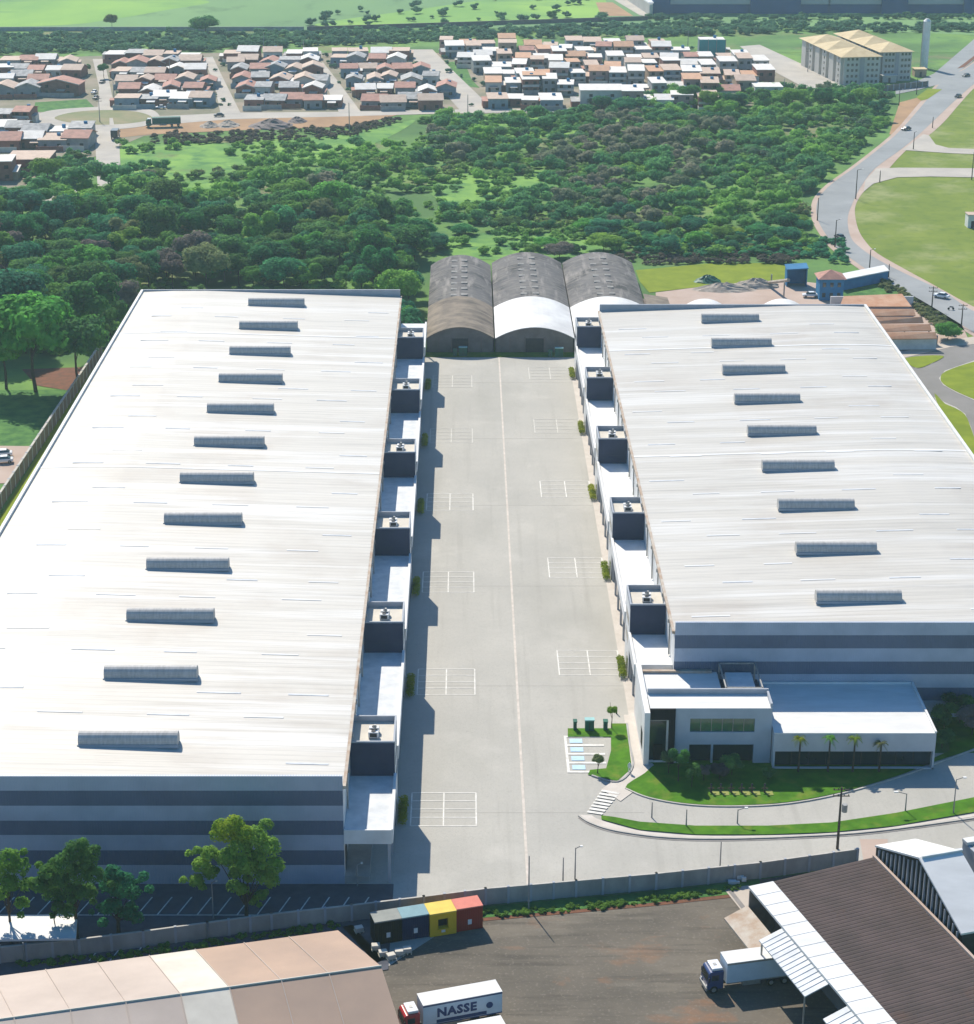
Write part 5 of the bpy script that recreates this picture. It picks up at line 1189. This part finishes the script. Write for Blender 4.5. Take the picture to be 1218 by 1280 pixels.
# ================================================================== HOUSING AND FAR BUILDINGS
HM = {
 'brick': mat('raw_brick', (.30,.135,.10), c2=(.20,.095,.08), scale=.8, detail=6), 'grey': mat('grey_render', (.33,.33,.32), c2=(.24,.24,.24), scale=.6, detail=6),
 'white': mat('cream_render', (.60,.57,.50), c2=(.50,.47,.42), scale=.6, detail=6), 'tan': mat('tan_render', (.42,.31,.22), c2=(.34,.25,.18), scale=.6, detail=6),
 'blue': mat('shaded_front_render', (.22,.29,.33), c2=(.16,.22,.26), scale=.6, detail=6), 'pink': mat('pink_render', (.46,.28,.24), c2=(.38,.23,.20), scale=.6, detail=6)}  # blue-grey walls carry the shade of the house fronts in their colour
HR = {
 'clay': mat('clay_tile_roof', (.48,.25,.19), c2=(.33,.175,.14), scale=.5, detail=7), 'pale': mat('pale_clay_roof', (.55,.42,.33), c2=(.44,.33,.26), scale=.5, detail=7),
 'white': mat('white_slab_roof', (.72,.69,.64), c2=(.60,.57,.52), scale=.4, detail=6), 'grey': mat('grey_sheet_roof', (.46,.45,.43), c2=(.24,.24,.24), scale=.5, detail=7), 'orange': mat('orange_tile_roof', (.56,.33,.20), c2=(.44,.26,.17), scale=.5, detail=7)}
RN = {'clay':'brown tiled','pale':'pale tiled','white':'white','grey':'grey sheet','orange':'orange tiled'}
WN = {'brick':'raw brick','grey':'grey','white':'cream','tan':'tan','blue':'shaded blue-grey','pink':'pinkish'}
FR = {'gy':'gabled front','gx':'sideways ridge','flat':'flat top','lean':'lean-to top'}
rc = random.Random(21)
def house(px, py, wpx, dep, h, kind, wm, rm, label, rot=0.0, x=None):
    p = P(px, py); s_ = F/(p - cam.location).length; w_ = wpx/s_
    t = thing('house', label, 'house', (p.x, p.y+dep/2, .15), rot)
    hw, hd = w_/2, dep/2; rh = 1.5*min(1.4, w_/8) ; ov = .45
    def B(mb, nm, m, par=t):
        mtx = parent_matrix(t); mb.v = [tuple(mtx @ Vector(q)) for q in mb.v]; return mb.build(nm, m, par)
    mb = MB()
    if kind == 'gy':
        prof = [(-hw,0),(hw,0),(hw,h),(0,h+rh),(-hw,h)]
        vs = [(a, sy, b) for sy in (-hd, hd) for a, b in prof]
        mb.add(vs, [(0,1,2,3,4),(9,8,7,6,5)]+[((i+1)%5,i,5+i,5+(i+1)%5) for i in range(5)])
    elif kind == 'gx':
        prof = [(-hd,0),(hd,0),(hd,h),(0,h+rh),(-hd,h)]
        vs = [(sx, a, b) for sx in (-hw, hw) for a, b in prof]
        mb.add(vs, [(4,3,2,1,0),(5,6,7,8,9)]+[(i,(i+1)%5,5+(i+1)%5,5+i) for i in range(5)])
    else: mb.box(-hw,hw,-hd,hd,0,h)
    B(mb, 'wall', HM[wm]); mb = MB(); e = .06
    if kind == 'gy':
        k = rh/hw
        mb.slab([(-hw-ov,-hd-ov,h-ov*k+e),(0,-hd-ov,h+rh+e),(0,hd+ov,h+rh+e),(-hw-ov,hd+ov,h-ov*k+e)], .22); mb.slab([(0.004,-hd-ov,h+rh+e),(hw+ov,-hd-ov,h-ov*k+e),(hw+ov,hd+ov,h-ov*k+e),(0.004,hd+ov,h+rh+e)], .22)
        for sx in (-1,1): pass
    elif kind == 'gx':
        k = rh/hd
        mb.slab([(-hw-ov,-hd-ov,h-ov*k+e),(hw+ov,-hd-ov,h-ov*k+e),(hw+ov,0,h+rh+e),(-hw-ov,0,h+rh+e)], .22); mb.slab([(-hw-ov,0.004,h+rh+e),(hw+ov,0.004,h+rh+e),(hw+ov,hd+ov,h-ov*k+e),(-hw-ov,hd+ov,h-ov*k+e)], .22)
    elif kind == 'flat':
        mb.box(-hw-.15,hw+.15,-hd-.15,hd+.15,h+.003,h+.22)
    else:
        mb.slab([(-hw-.3,-hd-.5,h+.25),(hw+.3,-hd-.5,h+.25),(hw+.3,hd+.3,h+.9),(-hw-.3,hd+.3,h+.9)], .2)
    rf = B(mb, 'roof', HR[rm])
    if kind == 'gy':                                    # pale bargeboard along the gable, as on the real houses
        mb = MB(); k = rh/hw; y = -hd-ov-.02
        for sx in (-1,1):
            a, b, c, d = (sx*(hw+ov),y,h-ov*k+.1),(0,y,h+rh+.1),(0,y,h+rh-.28),(sx*(hw+ov),y,h-ov*k-.28)
            mb.add([a,b,c,d,(a[0],y+.3,a[2]),(b[0],y+.3,b[2])], [(0,1,2,3),(3,2,1,0),(0,4,5,1),(1,5,4,0)])
        B(mb, 'bargeboard', HR['white' if RNG.random() < .6 else 'pale'], rf)
    if RNG.random() < .35:
        mb = MB(); x0 = RNG.uniform(-.6,.2)*hw; mb.slab([(x0,-hd-2.6,2.5),(x0+min(hw,3.5),-hd-2.6,2.5),(x0+min(hw,3.5),-hd-.02,2.9),(x0,-hd-.02,2.9)], .15)
        B(mb, 'porch_roof', HR['white' if RNG.random() < .5 else 'pale'])
    sh = h/ (2 if h > 4.5 else 1)
    for fl in range(2 if h > 4.5 else 1):
        z0 = fl*sh + .9
        for fx in (-.5,.5):
            if fl == 0 and fx < 0: continue
            B(MB().box(fx*hw-.7,fx*hw+.7,-hd-.03,-hd-.004,z0,z0+1.2), 'window', M['black'])
    B(MB().box(-.5*hw-.5,-.5*hw+.5,-hd-.03,-hd-.004,0,2.1), 'door', M['darksteel'])
    if h > 4.5 and RNG.random() < .6:
        B(MB().box(-hw,hw,-hd-1.0,-hd-.01,sh-.1,sh+.1).box(-hw,hw,-hd-1.0,-hd-.9,sh+.101,sh+.9), 'balcony', HM['white'])
    if RNG.random() < .55:                              # lower extension beside or behind, with its own roof
        sx = -1 if RNG.random() < .5 else 1; aw = hw*RNG.uniform(.35,.6); x0, x1 = sorted((sx*hw*1.003, sx*(hw+aw))); y0, y1 = -hd*RNG.uniform(.1,.9), hd*RNG.uniform(.2,.95); ah = min(h,3.2)*RNG.uniform(.72,.9)
        B(MB().box(x0,x1,y0,y1,0,ah), 'annex_wall', HM[rc.choice(['brick','grey','tan','white'])]); B(MB().slab([(x0-.2,y0-.5,ah+.12),(x1+.2,y0-.5,ah+.12),(x1+.2,y1+.2,ah+.55),(x0-.2,y1+.2,ah+.55)], .12), 'annex_roof', HR[rc.choice(['pale','clay','white','grey'])])
    if RNG.random() < .5:
        B(MB().box(-hw*1.05,hw*.9,-hd-4.2,-hd-4.05,0,1.9).box(-hw*1.05,-hw*1.05+.15,-hd-4.05,-hd,0,1.8), 'yard_wall', HM[rc.choice(['brick','grey','blue','white'])])
    if RNG.random() < .3:
        mb = MB(); mb.cyl(.3*hw,.3*hd,h+.2,h+1.5,.7,.75,n=10); B(mb, 'water_tank', M['bluewall'], rf)
    return t
WORDS = ['first','second','third','fourth','fifth','sixth','seventh','eighth','ninth','tenth','eleventh','twelfth','thirteenth','fourteenth','fifteenth','sixteenth','seventeenth','eighteenth']
def row(block, rowname, py, xs, kinds, hts=(3.2,3.6), walls=('brick','brick','grey','white','blue'), roofs=('clay','pale','grey','white','clay'), wp=20, dep=(9,12)):
    for i, x in enumerate(xs):
        k = rc.choice(kinds); wm = rc.choice(walls); rm = rc.choice(roofs); w_ = wp*rc.uniform(.8,1.15); h = rc.uniform(*hts)
        if k in ('flat','lean') and rm == 'clay': rm = 'white'
        lb = '%s house, %s roof, %s in %s, %s' % (WN[wm], RN[rm], WORDS[i], rowname, block)
        house(x+rc.uniform(-2.5,2.5), py+rc.uniform(-2.6,2.2), w_*1.1, rc.uniform(*dep)*1.15, h*rc.uniform(.9,1.2), k, wm, rm, lb, rc.uniform(-.09,.09))
b1 = 'leftmost block'; b2 = 'block above the roundabout'; b3 = 'third block from left'; b4 = 'fourth block from left'; b5 = 'crowded right quarter'; b6 = 'lower left corner'
row(b1,'the front row',121,[4,32,],['gy'],walls=('blue','grey'),roofs=('grey','pale'),wp=30)
row(b1,'the right front row',119,[76,],['gy'],hts=(4.2,4.3),walls=('brick',),roofs=('clay',),wp=46)
row(b1,'the second row',106,[6,26,46],['gy','gx']); row(b1,'the third row',96,[4,22,44,66,92],['gy','gx','flat']); row(b1,'the rear row',85,[12,34,58,84],['flat','gx','gy'])
row(b2,'the front row',134,[158,182,205,228,252],['flat','gx','lean'],walls=('brick','grey','brick','blue'),roofs=('white','clay','grey','pale'),wp=24); row(b2,'the second row',122,[160,184,212,240],['gy','gx'],walls=('brick','brick','grey'))
row(b2,'the third row',110,[158,178,204,232,258],['gy','gx']); row(b2,'the fourth row',98,[152,174,196,222,246],['gy','gx','flat']); row(b2,'the fifth row',88,[150,170,192,214,238],['gy','gx']); row(b2,'the rear row',79,[146,168,190,212,236,],['gx','flat'],walls=('brick','grey'))
row(b3,'the front row',136,[318,342,366,392,412],['gx','gy','flat'],walls=('brick','grey','blue','brick'),wp=25); row(b3,'the second row',122,[308,332,362,392,],['gy','gx'],hts=(3.4,4.6)); row(b3,'the third row',109,[302,324,350,378,400],['gy','gx'],walls=('brick','grey','white'))
row(b3,'the fourth row',97,[300,322,346,370,392],['gy','gx']); row(b3,'the fifth row',86,[292,312,336,360,384],['gy','gx','flat']); row(b3,'the rear row',77,[288,312,340,366,388],['flat','gx'],roofs=('white','pale','white'))
row(b4,'the front row',136,[466,490,514,540,],['gy','gx','lean'],walls=('brick','grey','brick','blue'),wp=26); row(b4,'the second row',122,[458,482,506,532,556],['gy','gx'],walls=('grey','blue','brick')); row(b4,'the third row',108,[444,466,488,512,538],['gy','gx'])
row(b4,'the fourth row',96,[436,458,480,504,524],['gy','gx']); row(b4,'the fifth row',84,[424,446,470,494,],['gy','gx','flat']); row(b4,'the rear row',74,[424,448,474,498],['flat','gx'],roofs=('white','pale','white'))
wk = ('white','brick','tan','blue','grey','pink'); rk = ('white','orange','pale','white','clay')
row(b5,'the front row',135,[622,642,664,688],['lean','gx','flat'],walls=('brick','blue','tan'),roofs=rk,wp=22)
row(b5,'the right front row',137,[808,832,856,884,],['lean','flat','gx'],hts=(3.2,6.4),walls=wk,roofs=rk,wp=22)
row(b5,'the second row',118,[616,640,664,686,706,],['flat','lean','gx'],hts=(3.4,6.2),walls=wk,roofs=rk,wp=19); row(b5,'the right second row',122,[800,822,844,866,888,912,934],['flat','lean','gx'],hts=(3.4,6.2),walls=wk,roofs=rk,wp=20)
row(b5,'the third row',106,[614,636,658,680,702,724,748,772,796,820,842,866,890,914,938,958],['flat','lean','gx'],hts=(3.4,6.2),walls=wk,roofs=rk,wp=19)
row(b5,'the fourth row',94,[604,626,650,674,696,718,742,766,790,814,838,862,884,908,930,948],['flat','lean','gx'],hts=(3.4,6.2),walls=wk,roofs=rk,wp=18)
row(b5,'the fifth row',83,[584,606,628,652,676,700,722,746,768,792,816,838,862,884,906,926],['flat','lean','gx'],hts=(3.4,6.0),walls=wk,roofs=rk,wp=18)
row(b5,'the sixth row',73,[566,590,612,636,660,684,706,730,754,778,802,826,850,],['flat','lean','gx'],hts=(3.2,6.0),walls=wk,roofs=rk,wp=18)
row(b5,'the rear row',64,[560,584,610,636,664,690,716,742,768,796,822,],['flat','lean','gx'],hts=(3.2,5.5),walls=wk,roofs=('white','pale','orange'),wp=17)
row(b6,'the lowest row',214,[32,],['flat'],hts=(4,4.1),walls=('brick',),roofs=('pale',),wp=52,dep=(14,15)); row(b6,'the left lowest row',226,[2,],['flat'],hts=(7,7.1),walls=('brick',),roofs=('white',),wp=22)
row(b6,'the second row',188,[4,34,66,98],['gx','lean','flat'],walls=('brick','grey'),roofs=('clay','white','pale'),wp=30); row(b6,'the third row',174,[2,22,46,74,98],['gx','lean','flat'],walls=('brick','grey'),roofs=('white','clay','grey'),wp=24)
row(b6,'the upper row',158,[2,28],['gx','flat'],hts=(3.5,6),walls=('brick','grey'),roofs=('grey','clay'),wp=22)
# singled-out houses
house(752,135,52,12,7.0,'lean','white','white','long two-storey white-roofed house with blue lower front at the town edge'); house(791,136,26,12,7.0,'lean','pink','white','two-storey white-roofed house adjoining the long one at the town edge')
house(668,114,28,11,6.6,'flat','blue','orange','two-storey house with flat orange roof right of the green plot'); house(890,70,30,9,7.5,'flat','blue','white','tall house wrapped in teal netting behind the town')
house(961,125,34,12,5.2,'flat','white','white','low white modern house at the right end of the town edge')
p = P(890,72); mb = MB(); k_ = F/(p-cam.location).length; t = thing('construction_netting','teal construction netting hung on the tall house behind the town','netting',(p.x,p.y,0)); mb.box(p.x-16/k_,p.x+16/k_,p.y-.9,p.y-.75,1.2,8.4); mb.build('net', M['tealwall'], t)
for x in (-16,-5,5,16): MB().cyl(p.x+x/k_,p.y-1.0,0,8.9,.12,n=6).build('scaffold_pole', M['steel'], t)
# apartment blocks
wa = mat('apartment_render', (.55,.52,.47), c2=(.48,.46,.42), scale=.2); wb = mat('apartment_panel', (.36,.36,.37), c2=(.32,.32,.33), scale=.3); ra = mat('straw_tile_roof', (.58,.47,.28), c2=(.48,.37,.21), scale=.3, detail=7)
rb_ = mat('shaded_tile_roof', (.46,.35,.22), c2=(.40,.30,.19), scale=.3)
def apartments(x0, y0, w_, L, ang, h, label, bays=3):
    t = thing('apartment_block', label, 'apartment block', (x0, y0, 0), ang)
    def B(mb, nm, m, par=t):
        mtx = parent_matrix(t); mb.v = [tuple(mtx @ Vector(q)) for q in mb.v]; return mb.build(nm, m, par)
    mb = MB(); mb.box(0,w_,0,L,0,h); B(mb, 'wall', wa)
    mb = MB()                                         # projecting stair and balcony bays on the long lit side
    for b in range(bays):
        y = L*(b+.06)/bays; mb.box(-1.2,-.002,y,y+L*.30/bays,0,h-.01); mb.box(-1.2,-.002,y+L*.5/bays,y+L*.8/bays,0,h-.01)
    B(mb, 'bay', wa)
    mb = MB(); mb.box(w_*.44,w_*.56,-.25,-.002,0,h); B(mb, 'stair_panel', wb)
    for b in range(bays):
        ya, yb = L*b/bays, L*(b+1)/bays; ym = (ya+yb)/2; xm = w_/2; rh = 3.0; o = .9
        A_ = (-o-1.0, ya-(o if b == 0 else 0), h); B_ = (w_+o, ya-(o if b == 0 else 0), h); C_ = (w_+o, yb+(o if b == bays-1 else 0), h); D_ = (-o-1.0, yb+(o if b == bays-1 else 0), h); T_ = (xm, ym, h+rh)
        mb = MB(); mb.add([A_,B_,C_,D_,T_], [(0,1,4),(1,2,4),(2,3,4),(3,0,4),(3,2,1,0)]); B(mb, 'roof', ra)
    for f in range(5):
        z = .9 + f*h/5
        for fx in (.08,.2,.32,.64,.76,.88):
            B(MB().box(w_*fx,w_*fx+1.0,-.06,-.004,z,z+1.1), 'window', M['glass'])
        for b in range(bays):
            y = L*(b+.16)/bays; B(MB().box(-1.26,-1.204,y,y+1.4,z,z+1.1), 'window', M['glass'])
    return t
a0 = P(1054,106.5); a1 = P(1100,106); apartments(a0.x, a0.y, a1.x-a0.x, 62, R(8), 12.2, 'five-storey apartment block with straw-tiled roof, left one of the two')
a0 = P(1102,101.5); a1 = P(1139,101); apartments(a0.x, a0.y, a1.x-a0.x, 62, R(9), 12.8, 'five-storey apartment block with straw-tiled roof, right one of the two')
p = P(1155,85); h = ZT(1155,85,23); t = thing('water_tower','tall slim white water tower beside the apartment blocks','water tower',(p.x,p.y,0)); MB().cyl(p.x,p.y,0,h-1.2,1.75,1.75,n=20).build('shaft',M['white'],t,smooth=False); MB().cyl(p.x,p.y,h-1.2,h,1.9,.7,n=20).build('cap',M['whiteroof'],t); 
mb = MB(); mb.tube((p.x-1.85,p.y-.5,0),(p.x-1.85,p.y-.5,h-1),.12); mb.build('ladder', M['steel'], t)
p = P(1151,96); t = thing('pump_house','small pale pump house at the foot of the water tower','building',(p.x,p.y,0)); MB().box(p.x-2.6,p.x+2.6,p.y,p.y+6,0,3.2).build('wall',HM['tan'],t); MB().box(p.x-2.9,p.x+2.9,p.y-.3,p.y+6.3,3.203,3.5).build('roof',ra,t); MB().box(p.x-.5,p.x+.5,p.y-.04,p.y-.004,0,2.2).build('door',M['darksteel'],t)
p = P(1112,103); t = thing('gatehouse','small white gatehouse before the apartment blocks','building',(p.x,p.y,0)); MB().box(p.x-3,p.x+3,p.y,p.y+4,0,2.9).build('wall',HM['white'],t); MB().box(p.x-3.6,p.x+3.6,p.y-.6,p.y+4.5,2.903,3.2).build('roof',HR['white'],t); MB().box(p.x-.5,p.x+.5,p.y-.04,p.y-.004,0,2.2).build('door',M['darksteel'],t)
mb = MB(); a = P(1066,118); b = P(1160,108); t = thing('perimeter_wall','dark low perimeter wall in front of the apartment blocks','wall',(a.x,a.y,0)); mb.prism([(a.x,a.y),(b.x,b.y),(b.x,b.y+.3),(a.x,a.y+.3)],0,2.4); mb.build('panels',M['endwall'],t)
mb.__init__(); 
for i in range(14):
    q = a+(b-a)*i/13; mb.box(q.x-.2,q.x+.2,q.y-.2,q.y-.01,0,2.6)
mb.build('posts',M['parapet'],t)
# distant factory
t = thing('factory_building','long distant factory of blue and pale panels at the top right','factory',P(1000,16))
p0 = P(816,19); segs = [(816,838,'b'),(838,938,'w'),(938,1001,'b'),(1001,1038,'w'),(1036,1102,'w'),(1102,1135,'b'),(1135,1205,'w'),(1205,1290,'b')]
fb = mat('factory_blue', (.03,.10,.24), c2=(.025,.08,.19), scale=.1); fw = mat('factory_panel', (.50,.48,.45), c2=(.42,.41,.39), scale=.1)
y0 = P(900,17).y
for i, (a, b, k) in enumerate(segs):
    A = P(a,17); B_ = P(b,17); x0 = A.x; x1 = B_.x
    off = 0 if k == 'b' else 1.5
    MB().box(x0+.02,x1-.02,y0+off,y0+60,0 if k=='b' else 5,16+i*.01).build('blue_bay' if k=='b' else 'panel_bay', fb if k == 'b' else fw, t)
    if k == 'w': MB().box(x0+.05,x1-.05,y0+off+.5,y0+59,0,4.99).build('blue_base', fb, t)  # blue base set back under the pale panels
MB().box(P(816,17).x, P(1290,17).x, y0+2, y0+60, 16.2, 16.6).build('roof', M['greywhite'], t)
t = thing('far_shed','pale far shed with ribbed grey roof at the top centre','shed',P(795,16)); A = P(782,0); B_ = P(812,18); 
mb = MB(); mb.prism([(P(812,19).x,P(812,19).y),(P(816,19).x,P(816,19).y),(P(816,-12).x,P(816,-12).y),(P(766,-12).x,P(766,-12).y)],0,6); mb.build('wall',fw,t); mb = MB(); mb.prism([(P(811,18).x,P(811,18).y),(P(817,18).x,P(817,18).y),(P(817,-13).x,P(817,-13).y),(P(764,-13).x,P(764,-13).y)],6.003,6.5); mb.build('roof',M['greywhite'],t)
# works behind the right warehouse
t = thing('tiled_shed','row of low orange-tiled sheds behind the right warehouse corner','shed',P(1130,430))
for i, (ya, yb_, xa, xb) in enumerate(((424,415,1085,1172),(414,405,1080,1165),(404,396,1075,1155),(395,386,1070,1145))):
    c = [P(xa,ya,3.2), P(xb,ya-1,3.2), P(xb-2,yb_,4.3), P(xa-6,yb_,4.3)]; MB().slab(c,.2).build('roof_bay',M['terracotta'],t)
c0_, c1_ = P(1060,424,3.0), P(1172,423,3.0); mb = MB(); mb.prism([(c0_.x,c0_.y+.3),(c1_.x,c1_.y+.3),(c1_.x,c1_.y+.7),(c0_.x,c0_.y+.7)],0,3.0); mb.build('wall',M['greywhite'],t)
mb = MB(); c0_, c1_ = P(1090,437,0), P(1172,432,0); mb.prism([(c0_.x,c0_.y),(c1_.x,c1_.y),(c1_.x,c1_.y+.3),(c0_.x,c0_.y+.3)],0,2.6); o = mb.build('yard_wall',M['charcoal']); tag(o,'dark blue-grey wall in front of the orange-tiled sheds','wall')
t = thing('tiled_shed','single orange-pink roof strip just beyond the other tiled sheds','shed',P(1100,380))
MB().slab([P(1050,383,3),P(1140,383,3),P(1128,367,4),P(1055,370,4)],.2).build('roof',M['terracotta'],t); q = P(1095,384,0); MB().box(q.x-12,q.x+10,q.y+.5,q.y+.9,0,2.8).build('wall',M['white'],t)
p = P(1039,376); t = thing('gatehouse','blue two-storey house with brown hipped roof behind the right warehouse','house',(p.x,p.y,0)); hw = 3.2
MB().box(p.x-hw,p.x+hw,p.y,p.y+6,0,6.0).build('wall',M['bluewall'],t)
mb = MB(); mb.add([(p.x-hw-.6,p.y-.6,6.0),(p.x+hw+.6,p.y-.6,6.0),(p.x+hw+.6,p.y+6.6,6.0),(p.x-hw-.6,p.y+6.6,6.0),(p.x,p.y+3,7.9)],[(0,1,4),(1,2,4),(2,3,4),(3,0,4),(3,2,1,0)]); mb.build('roof',HR['clay'],t)
for x in (-2,0,2):
    for z in (1,3.8): MB().box(p.x+x-.45,p.x+x+.45,p.y-.05,p.y-.004,z,z+1.2).build('window',M['glass'],t)
a = P(1052,364); b = P(1110,352); t = thing('long_shed','long low blue-walled shed with pale roof right of the blue house','shed',(a.x,a.y,0))
mb = MB(); mb.prism([(a.x,a.y),(b.x,b.y),(b.x,b.y+6),(a.x,a.y+6)],0,3); mb.build('wall',M['bluewall'],t); mb = MB(); mb.prism([(a.x-.2,a.y-.2),(b.x+.2,b.y-.2),(b.x,b.y+6.2),(a.x,a.y+6.2)],3.003,3.25); mb.build('roof',M['whiteroof'],t)
p = P(995,357); t = thing('blue_shed','open-fronted blue corrugated shed left of the blue house','shed',(p.x,p.y,0)); MB().box(p.x-2.8,p.x+2.8,p.y+2,p.y+2.2,0,5.5).box(p.x-2.8,p.x-2.6,p.y-1.5,p.y+2,0,5).box(p.x+2.6,p.x+2.8,p.y-1.5,p.y+2,0,5).build('wall',M['bluewall'],t); MB().slab([(p.x-3,p.y-1.8,5.0),(p.x+3,p.y-1.8,5.4),(p.x+3,p.y+2.4,5.9),(p.x-3,p.y+2.4,5.5)],.2).build('roof',M['bluewall'],t)
t = thing('conveyor','sloping conveyor frame beside the blue shed','conveyor',P(970,350)); a = P(958,356,0); b = P(986,350,6.5); MB().tube((a.x,a.y,.6),(b.x,b.y,6.5),.5,n=6).build('belt_frame',M['rubble'],t); MB().tube((b.x-1,b.y,0),(b.x-1,b.y,6),.2).tube(((a.x+b.x)/2,a.y,0),((a.x+b.x)/2,a.y,3),.2).build('support',M['steel'],t)
def heap(px, py, rx, ry, hz, m, label, n=60, name='rubble_heap'):
    p = P(px, py); rng = np.random.default_rng(int(px+py)); N, K = 22, 7; mb = MB(); vs = [(p.x,p.y,hz)]
    for k in range(1,K+1):
        for i in range(N):
            a = 2*math.pi*i/N; f = k/K; r_ = f*(1+rng.uniform(-.12,.12)); vs.append((p.x+rx*r_*math.cos(a), p.y+ry*r_*math.sin(a), max(0, hz*(1-f**1.3)+rng.uniform(-.15,.22)*hz*(1-f))))
    fs = [(0,1+i,1+(i+1)%N) for i in range(N)] + [(1+(k-1)*N+i, 1+k*N+i, 1+k*N+(i+1)%N, 1+(k-1)*N+(i+1)%N) for k in range(1,K) for i in range(N)]
    mb.add(vs, fs); o = mb.build(name, m); tag(o, label, 'heap'); return o
heap(905,362,9,4,1.9,M['rubble'],'long grey rubble heap behind the mown strip, left one'); heap(945,358,7,4,2.3,M['rubble'],'grey rubble heap beside the conveyor'); heap(885,352,4,3,2,M['cargreen'],'dark green scrap heap left of the rubble')
heap(340,158,9,8,3,M['plum'],'dark brown rubble heap on the orange earth'); heap(285,157,5,6,2,M['rubble'],'grey rubble heap on the orange earth, left one'); heap(372,152,4,5,2,M['plum'],'small dark heap on the orange earth, right one'); heap(262,158,4,5,2,M['rubble'],'small grey heap nearest the green lorry')
for px, lb in ((860,'small white arched roof just behind the right warehouse, left one'),(950,'small white arched roof just behind the right warehouse, right one')):
    p = P(px,388,0); y0_ = 472.5; t = thing('arched_shed', lb, 'shed', (p.x, y0_, 0)); N = 12; w_ = 4.8; mb = MB(); vs = [(p.x-w_+2*w_*i/N, y, 10.9+1.7*(1-(2*i/N-1)**2)) for y in (y0_,y0_+14) for i in range(N+1)]
    mb.add(vs, [(i,i+1,N+2+i,N+1+i) for i in range(N)]); mb.build('roof', M['archwhite'], t); mb = MB(); mb.box(p.x-w_+.1,p.x+w_-.1,y0_+.3,y0_+13.7,0,10.8); mb.build('wall', M['endwall'], t)
t = thing('garden_shed','small white shed at the right edge of the big lawn','shed',P(1218,285)); p = t.location; MB().box(p.x-2,p.x+6,p.y,p.y+4,0,4).build('wall',M['white'],t); MB().box(p.x-2.2,p.x+6.2,p.y-.2,p.y+4.2,4.003,4.2).build('roof',HR['pale'],t); MB().box(p.x-1,p.x,p.y-.04,p.y-.004,0,2.2).build('door',M['darksteel'],t)

# ================================================================== HAZE
hz = MB().box(-900, 900, -60, 2400, -1.2, 143.0)
vm = bpy.data.materials.new('haze'); vm.use_nodes = True; n = vm.node_tree.nodes; n.remove(n['Principled BSDF'])
pv = n.new('ShaderNodeVolumePrincipled'); pv.inputs['Color'].default_value = (.66,.90,1.0,1); pv.inputs['Density'].default_value = .00010; pv.inputs['Anisotropy'].default_value = .25
vm.node_tree.links.new(pv.outputs[0], n['Material Output'].inputs['Volume'])
o = hz.build('haze', vm); o['kind'] = 'stuff'; o['label'] = 'thin bluish haze in the air over the far fields'; o['category'] = 'haze'
sc.cycles.volume_bounces = 1
